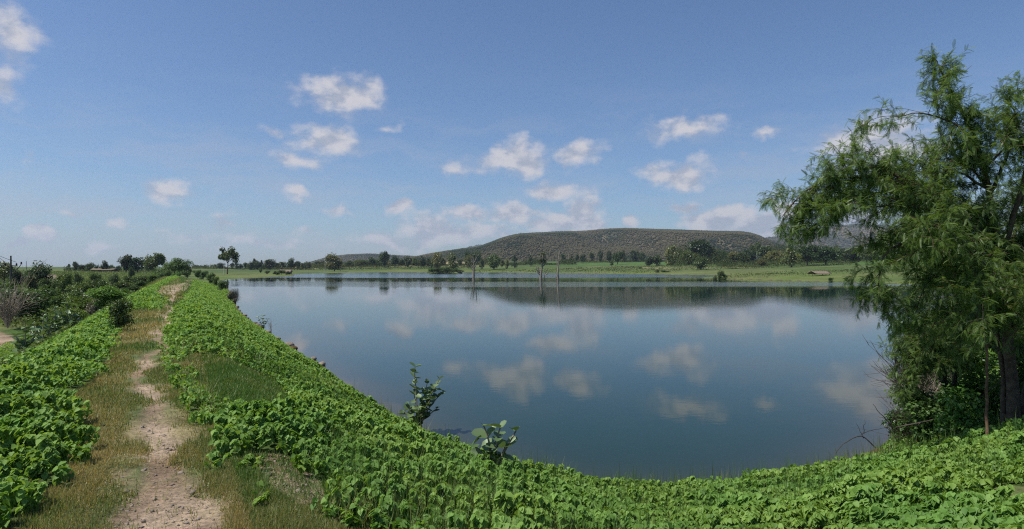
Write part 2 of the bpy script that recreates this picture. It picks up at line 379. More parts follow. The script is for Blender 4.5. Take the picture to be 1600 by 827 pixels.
def mat_plain(name, a, b, scale, rough=.9, bump=.01):
    m, N, surf, _ = mat_new(name)
    oc = N.n('ShaderNodeTexCoord').outputs['Object']
    n_ = N.noise(oc, scale, 5, .65)
    p = N.n('ShaderNodeBsdfPrincipled'); N.put(p.inputs['Base Color'], N.mix(N.ss(n_, .3, .7), rgb(*a), rgb(*b))); p.inputs['Roughness'].default_value = rough
    p.inputs['Specular IOR Level'].default_value = .2
    bp = N.n('ShaderNodeBump'); bp.inputs['Distance'].default_value = bump; N.put(bp.inputs['Height'], n_); N.put(p.inputs['Normal'], bp.outputs[0])
    N.put(surf, p.outputs[0]); return m
ML_cover = mat_leaf('ground_cover_leaf', (.110, .225, .032), (.27, .43, .085), patch=1, gloss=.02, rough=.6, trans=.45)
ML_grass = mat_leaf('grass_blade', (.09, .17, .035), (.40, .32, .15), gloss=.02, trans=.4)
ML_dark = mat_leaf('dark_tree_leaf', (.026, .050, .018), (.062, .102, .032), gloss=.03, objvar=.25)
ML_mid = mat_leaf('mid_tree_leaf', (.042, .072, .022), (.10, .14, .042), gloss=.03, objvar=.25)
ML_pale = mat_leaf('pale_tree_leaf', (.06, .085, .025), (.25, .25, .085), gloss=.04, objvar=.18)
ML_acacia = mat_leaf('acacia_leaflet', (.062, .125, .032), (.20, .31, .065), trans=.5, gloss=.03)
ML_umb = mat_leaf('feathery_leaf', (.055, .11, .035), (.12, .20, .06), gloss=.02)
ML_bush = mat_leaf('bush_leaf', (.036, .075, .018), (.11, .185, .042), gloss=.03, objvar=.3)
ML_bushl = mat_leaf('bright_bush_leaf', (.06, .12, .02), (.14, .25, .04), gloss=.03, objvar=.15)
ML_grey = mat_leaf('greyish_shrub_leaf', (.10, .10, .07), (.20, .19, .14), gloss=.02, trans=.2)
ML_wax = mat_leaf('waxy_broad_leaf', (.055, .115, .035), (.17, .25, .10), rough=.5, gloss=.07, trans=.25)
ML_hill = mat_leaf('hill_forest_leaf', (.026, .042, .020), (.105, .092, .052), gloss=0, trans=.1)
MB_bark = mat_plain('bark', (.06, .042, .03), (.14, .10, .07), 9)
MB_red = mat_plain('reddish_bark', (.10, .055, .035), (.19, .115, .075), 12)
MB_pale = mat_plain('pale_dead_wood', (.17, .14, .11), (.31, .27, .22), 4)
MB_twig = mat_plain('dry_twig', (.22, .18, .13), (.36, .31, .25), 6)
MB_dark = mat_plain('dark_wet_wood', (.035, .03, .025), (.08, .065, .05), 6)
M_rock = mat_plain('brown_stone', (.045, .032, .02), (.15, .10, .05), 5, bump=.03)
M_rock2 = mat_plain('pale_stone', (.15, .12, .095), (.30, .25, .20), 7, bump=.02)

# ---------------------------------------------------------------- leaf builders
def rotm(yaw, pitch, roll):
    cy, sy = np.cos(yaw), np.sin(yaw); cp, sp = np.cos(pitch), np.sin(pitch); cr, sr = np.cos(roll), np.sin(roll)
    # leaf along +y; roll about y, pitch about x, yaw about z
    M = np.zeros(yaw.shape + (3, 3))
    Rz = np.stack([np.stack([cy, -sy, 0 * cy], -1), np.stack([sy, cy, 0 * cy], -1), np.stack([0 * cy, 0 * cy, 1 + 0 * cy], -1)], -2)
    Rx = np.stack([np.stack([1 + 0 * cp, 0 * cp, 0 * cp], -1), np.stack([0 * cp, cp, -sp], -1), np.stack([0 * cp, sp, cp], -1)], -2)
    Ry = np.stack([np.stack([cr, 0 * cr, sr], -1), np.stack([0 * cr, 1 + 0 * cr, 0 * cr], -1), np.stack([-sr, 0 * cr, cr], -1)], -2)
    return Rz @ Rx @ Ry
HEART_V = np.array([(0, 0, 0), (0, .48, -.07), (0, 1.0, -.20), (-.22, -.10, .03), (-.46, .22, .06), (-.27, .66, -.02), (.22, -.10, .03), (.46, .22, .06), (.27, .66, -.02)], float)
HEART_F = np.array([(0, 1, 4, 3), (1, 2, 5, 4), (0, 6, 7, 1), (1, 7, 8, 2)])
DIAM_V = np.array([(0, 0, 0), (-.42, .35, .08), (0, 1, -.1), (.42, .35, .08)], float); DIAM_F = np.array([(0, 3, 2, 1)])
BLADE_V = np.array([(-.5, 0, 0), (.5, 0, 0), (.32, .55, .10), (0, 1, .38), (-.32, .55, .10)], float)
BLADE_F = np.array([(0, 1, 2, 4), (4, 2, 3, 3)])
QUAD_V = np.array([(-.5, 0, 0), (.5, 0, 0), (.38, 1, 0), (-.38, 1, 0)], float)
def scatter(V0, F0, pos, yaw, pitch, roll, scl):
    M = rotm(yaw, pitch, roll); scl = np.asarray(scl)
    if scl.ndim == 1: scl = np.repeat(scl[:, None], 3, 1)
    V = np.einsum('nij,nvj->nvi', M, V0[None] * scl[:, None, :]) + pos[:, None, :]
    n, k = len(pos), len(V0)
    Fc = (F0[None] + (np.arange(n) * k)[:, None, None]).reshape(-1, F0.shape[1])
    return V.reshape(-1, 3), Fc
def rep(a, k): return np.repeat(a, k)

def cover_points(n, rmin, rmax, side=None):
    u = rng.random(n)
    rr_ = rmin * (rmax / rmin) ** u            # equal screen share per ring
    a = np.radians(rng.uniform(-56, 60, n))
    x = rr_ * np.sin(a); y = rr_ * np.cos(a); z, s, o, dc = height(x, y)
    m = veg_mask(x, y, z, s, o)
    return x[m], y[m], z[m], s[m], o[m]
def canopy_h(x, y, o, s):
    h = .09 + .20 * fbm(x * .9, y * .9, 3, 51) + .12 * (fbm(x * 3, y * 3, 2, 52) - .5)
    h = np.where(o < 0, h * (1.35 - .7 * smooth(-o, 1.9, 3.2)), h)
    return h * np.clip(s / 1.0, .25, 1)
def ground_cover(side):
    Vs, Fs, Cs = [], [], []; base = 0
    for (n, r0, r1, V0, F0, size) in ((1120000, 2.2, 12, HEART_V, HEART_F, None), (740000, 12, 40, DIAM_V, DIAM_F, None), (470000, 40, 135, DIAM_V, DIAM_F, None)):
        x, y, z, s, o = cover_points(n, r0, r1)
        keep = (o < -.2) if side == 'l' else (o >= -.2)
        keep &= (x < 30)
        # thin out close rings so leaf density per square metre stays natural
        x, y, z, s, o = (a[keep] for a in (x, y, z, s, o)); r_ = np.hypot(x, y)
        pr = np.clip((r_ / 6.0) ** 2, .10, 1) if r1 <= 12 else np.ones(len(x))
        k2 = rng.random(len(x)) < pr
        x, y, z, s, o, r_ = (a[k2] for a in (x, y, z, s, o, r_))
        fr = sum(veg_mask(x + a_, y + b_, z, s, o).astype(float) for a_, b_ in ((.3, 0), (-.3, 0), (0, .45), (0, -.45), (.15, .2), (-.15, -.2))) / 6
        k3 = rng.random(len(x)) < .25 + .75 * fr ** 1.5
        x, y, z, s, o, r_, fr = (a[k3] for a in (x, y, z, s, o, r_, fr))
        cell = .16 if r1 <= 12 else .3
        gx = np.floor(x / cell + 40 * vnoise(y * .01, y * 0, 3)); gy = np.floor(y / cell)
        hsh = vnoise(gx * 3.1 + .5, gy * 2.7 + .5, 77)
        cxp = (np.floor(x / cell) + .5) * cell + (vnoise(gx + .3, gy + .3, 78) - .5) * cell
        cyp = (gy + .5) * cell + (vnoise(gx + .6, gy + .1, 79) - .5) * cell
        pull = .5
        x2 = x + (cxp - x) * pull; y2 = y + (cyp - y) * pull
        h = canopy_h(x2, y2, o, s) * (.50 + .85 * hsh) * (.35 + .65 * fr)
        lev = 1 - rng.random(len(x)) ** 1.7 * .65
        zz = z + h * lev
        out = np.arctan2(-(x - cxp), (y - cyp)) + rng.normal(0, .7, len(x))
        pitch = -rng.uniform(.15, 1.25, len(x)) * (1.3 - .4 * lev); roll = rng.normal(0, .35, len(x))
        if r1 <= 12: L = rng.uniform(.026, .054, len(x)) * (.75 + .5 * hsh) * np.where(o < -1, 1.1, 1)
        else: L = rng.uniform(.040, .070, len(x)) * (np.clip(r_ / 14, 1, 6) ** .62)
        V, Fc = scatter(V0, F0, np.c_[x2, y2, zz], out, pitch, roll, L)
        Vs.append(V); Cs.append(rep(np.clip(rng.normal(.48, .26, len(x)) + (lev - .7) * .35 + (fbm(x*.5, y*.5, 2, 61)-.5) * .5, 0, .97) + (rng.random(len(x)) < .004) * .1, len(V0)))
        Fs.append((Fc + base)); base += len(V)
    V = np.concatenate(Vs); C_ = np.concatenate(Cs); Fc = np.concatenate(Fs)
    return npmesh('ground_cover', V, Fc, ML_cover, var=C_)
tag(link('ground_cover', ground_cover('l')), 'knee high bright green leafy weeds on the left verge', kind='stuff')
tag(link('ground_cover', ground_cover('r')), 'bright green leafy weeds on the slope down to the lake', kind='stuff')

def grass(name, n, r0, r1, test, label, lmin, lmax, wid, mat=None, amin=-54, amax=56):
    u = rng.random(n); r_ = r0 * (r1 / r0) ** u; a = np.radians(rng.uniform(amin, amax, n))
    x = r_ * np.sin(a); y = r_ * np.cos(a); z, s, o, dc = height(x, y)
    m = test(x, y, z, s, o) & (s > .1)
    x, y, z, r_, o = x[m], y[m], z[m], r_[m], o[m]; k = len(x)
    tuft = fbm(x * 2.2, y * 2.2, 3, 71)
    L = rng.uniform(lmin, lmax, k) * (.45 + 1.1 * tuft) * np.clip(r_ / 9, 1, 5) ** .5
    yaw = rng.uniform(0, 6.283, k); pitch = rng.uniform(.1, 1.25, k)
    V, Fc = scatter(BLADE_V[:, :], BLADE_F[:1], np.c_[x, y, z - .005], yaw, pitch, yaw * 0, np.c_[wid * np.clip(r_ / 5, .8, 8), L, L])
    F2 = np.stack([Fc[:, 3], Fc[:, 2], Fc[:, 2] + 1], -1)
    Fc4 = np.concatenate([Fc, np.c_[F2, F2[:, :1]][:, [0, 1, 2, 2]]]) if False else Fc
    # tip as a triangle folded into its own quad face list
    V = V.reshape(-1, 5, 3); V4 = np.concatenate([V[:, [0, 1, 2, 4]], np.stack([V[:, 4], V[:, 2], V[:, 3] + (V[:, 2] - V[:, 4]) * .1, V[:, 3]], 1)], 1).reshape(-1, 3)
    Fc = np.arange(len(V4)).reshape(-1, 4)
    dry = np.clip(rng.normal(.30, .28, k) + (fbm(x * .8, y * .8, 3, 73) - .5) * 2.0 - .5 * (o > .45) + .22 * ((o < -.55) & (y < 40)), 0, 1)
    tag(link(name, npmesh(name, V4, Fc, mat or ML_grass, var=rep(dry, 8))), label, kind='stuff')
def near_turf(x, y, z, s, o):
    pd = seg_dist(x, y, PATH) - path_w(y)
    dens_ = smooth(pd + (fbm(x * 3, y * 3, 3, 75) - .5) * .5, -.02, .20)
    return (~veg_mask(x, y, z, s, o)) & (o > -3.2) & (rng.random(len(x)) < .02 + .95 * dens_) & ~(bare_mask(x, y, z) & (rng.random(len(x)) < .8))
grass('grass', 640000, 2.6, 14, near_turf, 'short half dry grass beside the footpath', .02, .072, .0055, amax=2)
grass('grass', 260000, 14, 130, near_turf, 'short half dry grass along the far stretch of the crest', .04, .08, .006, amax=-15)
grass('grass', 70000, 2.2, 14, lambda x, y, z, s, o: veg_mask(x, y, z, s, o) & (o > 0) & (fbm(x*.9, y*.9, 3, 76) > .48), 'long green grass blades among the leafy weeds', .22, .42, .0045)
def low_ground(x, y, z, s, o): return (o < -4) & (y > 20) & (fbm(x / 6, y / 6, 3, 81) > .34) & (seg_dist(x, y, ROAD) > 2.0)
# undergrowth on the low ground behind the dam
n = 260000; u = rng.random(n); r_ = 22 * (420 / 22) ** u; a = np.radians(rng.uniform(-46, -26, n))
x = r_ * np.sin(a); y = r_ * np.cos(a); z, s, o, dc = height(x, y)
mk = (o < -4.0) & (seg_dist(x, y, ROAD) > 2.4) & ~((x < -24) & (x > -36) & (y < 40) & (o > -11.5)) & (s > 6); x, y, z, r_, o = x[mk], y[mk], z[mk], r_[mk], o[mk]
hh = (fbm(x / 3.5, y / 3.5, 4, 82) ** 2) * 1.9 * (1 - .7 * smooth(r_, 90, 200)) * (1 - .75 * smooth(o, -11, -6)) + .10
k = len(x); L = rng.uniform(.06, .13, k) * np.clip(r_ / 40, .8, 5) ** .8
V, Fc = scatter(DIAM_V, DIAM_F, np.c_[x, y, z + hh * (1 - rng.random(k) ** 1.5 * .8)], rng.uniform(0, 6.28, k), rng.normal(-.3, .6, k), rng.normal(0, .5, k), L)
M_under = mat_leaf('undergrowth_leaf', (.06, .11, .024), (.18, .22, .065), gloss=.02)
tag(link('undergrowth', npmesh('undergrowth', V, Fc, M_under, var=rep(np.clip(rng.normal(.4, .2, k) + (fbm(x / 9, y / 9, 3, 83) - .5) * 1.6, 0, 1), 4))), 'tangled olive undergrowth on the low ground left of the dam', kind='stuff')
# pebbles and litter on the bare soil
n = 9000; r_ = 2.2 * (12 / 2.2) ** rng.random(n); a = np.radians(rng.uniform(-45, -8, n)); x = r_ * np.sin(a); y = r_ * np.cos(a)
z, s, o, dc = height(x, y); pd = seg_dist(x, y, PATH) - path_w(y)
mk = ((pd < .35) & (rng.random(n) < .8)) | bare_mask(x, y, z); x, y, z = x[mk], y[mk], z[mk]; k = len(x)
OCT_V = np.array([(1, 0, 0), (0, 1, 0), (-1, 0, 0), (0, -1, 0), (0, 0, .7), (0, 0, -.5)], float)
OCT_F = np.array([(0, 1, 4), (1, 2, 4), (2, 3, 4), (3, 0, 4), (1, 0, 5), (2, 1, 5), (3, 2, 5), (0, 3, 5)])
sz = rng.exponential(.006, k) + .004
V, Fc = scatter(OCT_V, OCT_F, np.c_[x, y, z - .008], rng.uniform(0, 6, k), rng.normal(0, .3, k), rng.normal(0, .3, k), sz[:, None] * rng.uniform(.6, 1.3, (k, 3)))
tag(link('pebbles', npmesh('pebbles', V, Fc, M_rock2)), 'small pebbles and grit on the bare footpath', kind='stuff')

# ---------------------------------------------------------------- woody things
def tube(pts, rad, k=7, seed=0):
    pts = np.asarray(pts, float); n = len(pts); rad = np.asarray(rad, float)
    T = np.gradient(pts, axis=0); T /= np.linalg.norm(T, axis=1)[:, None] + 1e-9
    up = np.array([0.31, .22, .92]); A_ = np.cross(T, up); A_ /= np.linalg.norm(A_, axis=1)[:, None] + 1e-9; B_ = np.cross(T, A_)
    an = np.arange(k) * 2 * np.pi / k
    V = pts[:, None] + rad[:, None, None] * (np.cos(an)[None, :, None] * A_[:, None] + np.sin(an)[None, :, None] * B_[:, None])
    V = V.reshape(-1, 3); F_ = []
    for i in range(n - 1):
        for j in range(k):
            a = i * k + j; b = i * k + (j + 1) % k; F_.append((a, b, b + k, a + k))
    return V, np.array(F_)
def join(parts):
    Vs, Fs, b = [], [], 0
    for V, F_ in parts: Vs.append(V); Fs.append(F_ + b); b += len(V)
    return np.concatenate(Vs), np.concatenate(Fs)
def curve_pts(P, n, wob=0.0, r=None):
    P = np.asarray(P, float); d = np.r_[0, np.cumsum(np.linalg.norm(np.diff(P, axis=0), axis=1))]
    t = np.linspace(0, d[-1], n); out = np.stack([np.interp(t, d, P[:, i]) for i in range(3)], 1)
    for _ in range(2): out[1:-1] = (out[:-2] + 2 * out[1:-1] + out[2:]) / 4
    if wob: 
        w = (r or rng).normal(0, wob, out.shape); w[0] = 0; w[1:-1] = (w[:-2] + w[1:-1] + w[2:]) / 2; out = out + w
    return out

def crown_mesh(kind, seed, mat):
    g = np.random.default_rng(seed)
    n = 3000; nl = 17
    if kind == 'round': C = g.normal(0, 1, (nl, 3)); C /= np.linalg.norm(C, axis=1)[:, None]; C = C * [.31, .31, .28] * g.uniform(.5, 1, (nl, 1)) + [0, 0, .54]; rad = g.uniform(.13, .22, nl)
    elif kind == 'full': C = g.normal(0, 1, (nl, 3)); C /= np.linalg.norm(C, axis=1)[:, None]; C = C * [.33, .33, .37] * g.uniform(.55, 1, (nl, 1)) + [0, 0, .47]; rad = g.uniform(.14, .22, nl); C[:, 2] = np.clip(C[:, 2], .15, .85)
    elif kind == 'cone': t = g.random(nl); C = np.c_[g.normal(0, .24, nl) * (1.15 - t), g.normal(0, .24, nl) * (1.15 - t), .16 + .70 * t]; rad = .2 - .1 * t
    elif kind == 'open': t = g.uniform(0, 6.28, nl); q_ = g.uniform(.1, .38, nl); C = np.c_[np.cos(t) * q_, np.sin(t) * q_, g.uniform(.52, .90, nl) - .25 * (q_ - .2)]; rad = g.uniform(.09, .15, nl); n = 1900
    elif kind == 'umbrella': t = g.uniform(0, 6.28, nl + 10); q_ = g.uniform(.0, .42, nl + 10); C = np.c_[np.cos(t) * q_, np.sin(t) * q_, .80 - 1.3 * q_ ** 2 - g.uniform(0, .35, nl + 10)]; rad = g.uniform(.10, .16, nl + 10); n = 4200
    elif kind == 'bush': t = g.uniform(0, 6.28, nl); q_ = g.uniform(0, .36, nl); C = np.c_[np.cos(t) * q_, np.sin(t) * q_, g.uniform(.22, .80, nl) - .5 * q_ ** 2]; rad = g.uniform(.13, .22, nl); n = 3800
    C = np.asarray(C, float); rad = np.asarray(rad)
    if kind == 'cone': n = 2000
    li = g.integers(0, len(C), n); d = g.normal(0, 1, (n, 3)); d /= np.linalg.norm(d, axis=1)[:, None]
    rr_ = rad[li] * g.random(n) ** .35 * g.uniform(.8, 1.2, n)
    P = C[li] + d * rr_[:, None] * [1, 1, .8]
    P[:, 2] = np.maximum(P[:, 2], .02)
    yaw = np.arctan2(-d[:, 0], d[:, 1]) + g.normal(0, .6, n); pitch = np.arcsin(np.clip(d[:, 2], -1, 1)) * .6 - .5 + g.normal(0, .4, n)
    size = {'bush': .045, 'umbrella': .036}.get(kind, .055)
    L = g.uniform(.6, 1.3, n) * size
    lobe = g.uniform(-.22, .22, len(C))[li]
    V, Fc = scatter(DIAM_V, DIAM_F, P, yaw, pitch, g.normal(0, .6, n), np.c_[L * 1.15, L, L])
    var = np.clip(g.normal(.45, .2, n) + lobe, 0, 1)
    return npmesh('crown', V, Fc, mat, var=rep(var, 4)), C
def trunk_mesh(C, seed, mat, r0=.03, low=.0):
    g = np.random.default_rng(seed + 99); top = C[:, 2].max() * .85; parts = []
    ax = curve_pts([(0, 0, -.03), (g.normal(0, .02), g.normal(0, .02), top * .5), (g.normal(0, .04), g.normal(0, .04), top)], 7)
    parts.append(tube(ax, np.linspace(r0, r0 * .3, 7), 6))
    for c in C[:9]:
        z0 = max(.08, min(c[2] - .22, top * .7)); b = [np.interp(z0, ax[:, 2], ax[:, i]) for i in range(3)]
        mid = (np.array(b) * .5 + c * .5) - [0, 0, .02]
        parts.append(tube(curve_pts([b, mid, c], 5), np.linspace(r0 * .5, r0 * .15, 5), 5))
    V, Fc = join(parts); return npmesh('trunk', V, Fc, mat, smooth=True)
PROTO = {}
def proto(kind, matkey):
    mats = {'dark': ML_dark,  'mid': ML_mid, 'pale': ML_pale, 'umb': ML_umb, 'bush': ML_bush, 'bright': ML_bushl, 'grey': ML_grey}
    key = (kind, matkey)
    if key not in PROTO:
        PROTO[key] = []
        for i in range(3 if kind != 'umbrella' else 1):
            cm, C = crown_mesh(kind, 100 + i * 7 + len(PROTO) * 31, mats[matkey])
            PROTO[key].append((cm, trunk_mesh(C, i + len(PROTO) * 5, MB_bark if matkey != 'grey' else MB_twig, r0=.016 if kind == 'bush' else .03)))
    return PROTO[key]
cnt = [0]
def tree(name, kind, matkey, px, d, top_y, w_px, label, cat='tree', group=None, hmin=1.0, hmax=None, trunkmat=None):
    x, y = (px - CX) / F * d, d; z = ground_z(x, y)
    H = max(hmin, EYE + (HY - top_y) / F * d - z) * (1.14 if d > 350 else 1.0); Wd = w_px / F * d / (.84 if d < 350 else .75)
    ps = proto(kind, matkey); cm, tm = ps[cnt[0] % len(ps)]; cnt[0] += 1
    r = empty(name, (x, y, z - .02), label, cat, group)
    link('trunk' if cat == 'tree' else 'stem', tm, r); link('crown' if cat == 'tree' else 'foliage', cm, r)
    r.rotation_euler = (0, 0, (cnt[0] * 2.4) % 6.283); r.scale = (Wd, Wd, H)
    return r
ORD = ['first', 'second', 'third', 'fourth', 'fifth', 'sixth', 'seventh', 'eighth', 'ninth', 'tenth', 'eleventh', 'twelfth', 'thirteenth', 'fourteenth', 'fifteenth', 'sixteenth', 'seventeenth', 'eighteenth', 'nineteenth', 'twentieth', 'twenty-first', 'twenty-second', 'twenty-third', 'twenty-fourth', 'twenty-fifth', 'twenty-sixth', 'twenty-seventh', 'twenty-eighth', 'twenty-ninth', 'thirtieth', 'thirty-first', 'thirty-second', 'thirty-third', 'thirty-fourth', 'thirty-fifth', 'thirty-sixth']
DESC = {('round', 'dark'): 'dark rounded tree', ('full', 'dark'): 'dark full crowned tree', ('cone', 'dark'): 'dark pointed tree', ('round', 'mid'): 'olive green rounded tree', ('full', 'mid'): 'olive green bushy tree', ('cone', 'mid'): 'olive green slender tree',
        ('round', 'pale'): 'pale yellowish rounded tree', ('full', 'pale'): 'pale yellowish bushy tree', ('cone', 'pale'): 'pale green pointed tree', ('open', 'mid'): 'sparse open crowned tree', ('bush', 'dark'): 'low dark scrubby tree', ('bush', 'mid'): 'low olive scrubby tree', ('bush', 'pale'): 'low pale scrubby tree'}
def row(items, phrase, group):
    items = sorted(items)
    for i, (px, d, ty, w, k, mk_) in enumerate(items):
        if 'wood' in group: ty -= 4; w *= 1.2
        tree('tree', k, mk_, px, d, ty, w, f'{DESC[(k, mk_)]}, {ORD[i]} from the left {phrase}', 'tree', group)
r_, f_, c_, o_, b_ = 'round', 'full', 'cone', 'open', 'bush'
# along the left horizon
row([(118, 350, 407, 9, r_, 'dark'), (129, 360, 414, 15, b_, 'dark'), (142, 360, 411, 15, b_, 'mid'), (152, 380, 415, 8, b_, 'dark'), (164, 330, 404.5, 12, r_, 'dark'), (185, 350, 414, 8, b_, 'dark'),
     (108, 400, 413, 7, c_, 'dark'), (230, 420, 411, 8, b_, 'dark'), (292, 300, 412, 10, b_, 'mid'), (174, 420, 414, 8, b_, 'mid')], 'of the small trees on the left horizon', 'small trees on the left horizon')
tree('tree', 'round', 'dark', 197, 290, 395, 24, 'tall uneven tree at the left of the dark pair near the dam')
tree('tree', 'full', 'dark', 215, 300, 396.5, 26, 'broad dark domed tree at the right of the dark pair')
tree('tree', 'bush', 'dark', 205, 190, 414, 9, 'small dark bushy tree in front of the dark pair')
tree('tree', 'round', 'mid', 243, 270, 386.5, 31, 'tall rounded tree behind the feathery umbrella tree')
tree('feathery_tree', 'umbrella', 'umb', 273, 190, 396.5, 49, 'wide feathery umbrella shaped tree at the far end of the dam')
tree('tree', 'full', 'dark', 293, 200, 410, 12, 'small dark tree at the right foot of the umbrella tree')
tree('tree', 'full', 'dark', 62, 120, 402, 35, 'broad dark tree beside the little thatched hut on the left')
tree('tree', 'round', 'pale', 6, 150, 405, 28, 'pale yellowish tree at the left edge behind the utility pole')
tree('tree', 'full', 'dark', 27, 130, 417, 20, 'low dark round tree just right of the utility pole')
tree('tree', 'open', 'mid', 355, 300, 383, 31, 'lone open crowned tree with bare trunk on the meadow bank')
row([(336, 650, 413.5, 8, b_, 'dark'), (345, 600, 411, 12, b_, 'dark'), (363, 600, 411, 7, r_, 'dark'), (369, 600, 409.5, 8, c_, 'dark'), (376, 620, 412, 8, r_, 'dark'), (384, 620, 410.5, 8, r_, 'mid'), (391, 560, 408.5, 10, f_, 'mid'), (397, 600, 404, 8, c_, 'dark'), (403, 600, 407, 10, f_, 'dark'),
     (409, 600, 406.5, 7, c_, 'dark'), (422, 560, 403.8, 16, f_, 'dark'), (433, 620, 410, 9, r_, 'dark'), (441, 620, 409, 14, b_, 'mid'), (455, 560, 403, 13, r_, 'dark'), (465, 580, 407.5, 9, r_, 'dark'), (473, 600, 410.5, 8, b_, 'mid'), (483, 620, 409.5, 10, b_, 'mid'), (320, 700, 414.5, 9, b_, 'dark'), (308, 700, 415, 8, b_, 'dark')],
    'in the thin row behind the left meadow', 'tree row behind the left meadow')
row([(495, 700, 408, 10, r_, 'dark'), (504, 700, 407, 9, f_, 'dark'), (546, 690, 407, 16, b_, 'mid'), (560, 690, 405.5, 13, f_, 'mid'), (570, 690, 406, 14, b_, 'mid'), (581, 660, 401.5, 14, r_, 'dark'), (592, 680, 405, 12, f_, 'mid'), (600.5, 640, 393, 14, r_, 'dark'), (617, 660, 399, 14, r_, 'dark'),
     (628, 680, 404, 11, f_, 'mid'), (637, 660, 399, 11, f_, 'dark'), (648, 680, 403, 14, b_, 'mid'), (661, 660, 400, 11, f_, 'dark'), (672, 680, 403, 12, b_, 'mid'), (692, 700, 402, 10, f_, 'mid')],
    'in the row below the low left hills', 'tree row below the low left hills')
tree('tree', 'full', 'pale', 522.5, 520, 396, 25, 'big sunlit yellowish tree alone on the far left bank')
row([(683, 560, 396, 15, f_, 'pale'), (675, 545, 411, 5, c_, 'dark'), (708, 560, 395.5, 16, f_, 'pale'), (719, 700, 404, 8, f_, 'dark'), (730, 720, 391.5, 11, r_, 'dark'), (745, 730, 392, 15, f_, 'dark'), (733, 640, 398, 14, f_, 'pale'), (753, 590, 406, 8, c_, 'dark'), (772, 580, 397, 20, f_, 'mid'), (784, 600, 406, 8, b_, 'pale'), (792, 590, 405, 7, f_, 'pale'), (804, 600, 398.5, 9, c_, 'dark'), (829, 640, 398, 8, c_, 'dark')],
    'behind the low island of shrubs', 'trees behind the island of shrubs')
row([(893, 720, 400, 7, c_, 'mid'), (911, 760, 397, 9, r_, 'dark'), (925, 800, 394, 7, r_, 'dark'), (938, 810, 391.5, 7, r_, 'dark'), (952, 820, 391, 9, f_, 'dark'), (965, 690, 391, 17, r_, 'mid'), (956, 620, 407.5, 6, b_, 'mid'), (975, 820, 391, 7, c_, 'dark'), (988, 830, 390.5, 9, r_, 'dark'), (995, 830, 391, 8, f_, 'dark'), (1003, 830, 393, 9, f_, 'dark'), (1014, 560, 400.5, 13, f_, 'dark'), (1027, 560, 397, 14, f_, 'dark'), (902, 800, 396, 7, r_, 'mid'), (880, 800, 397, 9, b_, 'dark')],
    'on the green field below the hill', 'trees on the green field below the hill')
row([(1050, 560, 389, 19, f_, 'pale'), (1062, 620, 394, 16, r_, 'mid'), (1076, 540, 396, 23, f_, 'mid'), (1097, 560, 377.5, 31, r_, 'dark'), (1094, 420, 404, 16, f_, 'mid'), (1110, 600, 394, 16, f_, 'dark'), (1120, 560, 394, 17, f_, 'dark'), (1133, 580, 396, 14, f_, 'dark'), (1146, 560, 395, 16, f_, 'pale'), (1160, 540, 397, 18, f_, 'mid'), (1172, 580, 393, 16, f_, 'dark'), (1180, 600, 379, 13, r_, 'mid'), (1193, 560, 388, 18, r_, 'dark'),
     (1191, 460, 410, 12, f_, 'pale'), (1211, 520, 397, 22, f_, 'pale'), (1225, 560, 398, 18, f_, 'mid'), (1236, 400, 392, 26, c_, 'pale'), (1249, 480, 394, 18, f_, 'mid'), (1262, 430, 386, 27, r_, 'dark'), (1290, 420, 388, 30, r_, 'dark'), (1276, 480, 390, 20, f_, 'dark'), (1311, 520, 392, 18, f_, 'mid'), (1335, 480, 388, 28, f_, 'dark'), (1362, 460, 392, 26, f_, 'mid'), (1390, 450, 388, 30, r_, 'dark'), (1425, 440, 390, 32, f_, 'dark'), (1204, 600, 392, 14, r_, 'dark')],
    'in the dense wood behind the right spit', 'dense wood behind the right spit')
def brow(items, phrase, group, mat_name):
    for i, (px, d, ty, w, mk_) in enumerate(sorted(items)):
        tree('shrub', 'bush', mk_, px, d, ty, w, f'{dict(bush="dark green", bright="bright green", grey="greyish dry", mid="olive green", dark="dark")[mk_]} shrub, {ORD[i]} from the left {phrase}', 'shrub', group, hmin=.3)
brow([(1027, 395, 421.5, 7, 'mid'), (1036, 395, 422.5, 8, 'bush'), (1043, 395, 423.5, 6, 'bush'), (1000, 480, 417, 5, 'bush'), (1150, 420, 419, 14, 'mid'), (1165, 400, 421.5, 12, 'bush'), (1138, 430, 418.5, 12, 'bush'), (1180, 410, 420, 12, 'mid'), (1312, 420, 420, 12, 'bush')], 'behind the grassy spit', 'shrubs along the water behind the spit', None)
brow([(1127, 215, 420.5, 13, 'mid'), (1118, 210, 428, 8, 'mid'), (1133, 218, 427, 8, 'bush'), (1298, 175, 432.5, 8, 'bush'), (1320, 180, 435, 7, 'bush'), (1322, 172, 434, 5, 'bush')], 'on the grassy spit', 'shrubs on the grassy spit', None)
brow([(675, 440, 419, 14, 'bush'), (685, 438, 418.5, 16, 'mid'), (697, 436, 418, 16, 'bush'), (708, 440, 419.5, 14, 'bush'), (718, 445, 421.5, 12, 'mid')], 'of the low island of shrubs', 'low island of shrubs in the lake', None)
brow([(418, 330, 422, 8, 'mid'), (430, 325, 423, 10, 'mid'), (440, 320, 421, 14, 'mid'), (407, 400, 418, 5, 'bush'), (434, 305, 424, 6, 'bush'), (450, 330, 423, 8, 'mid'), (309, 200, 420, 14, 'bush'), (318, 190, 421, 12, 'bush')], 'on the far left bank', 'shrubs on the left meadow bank', None)
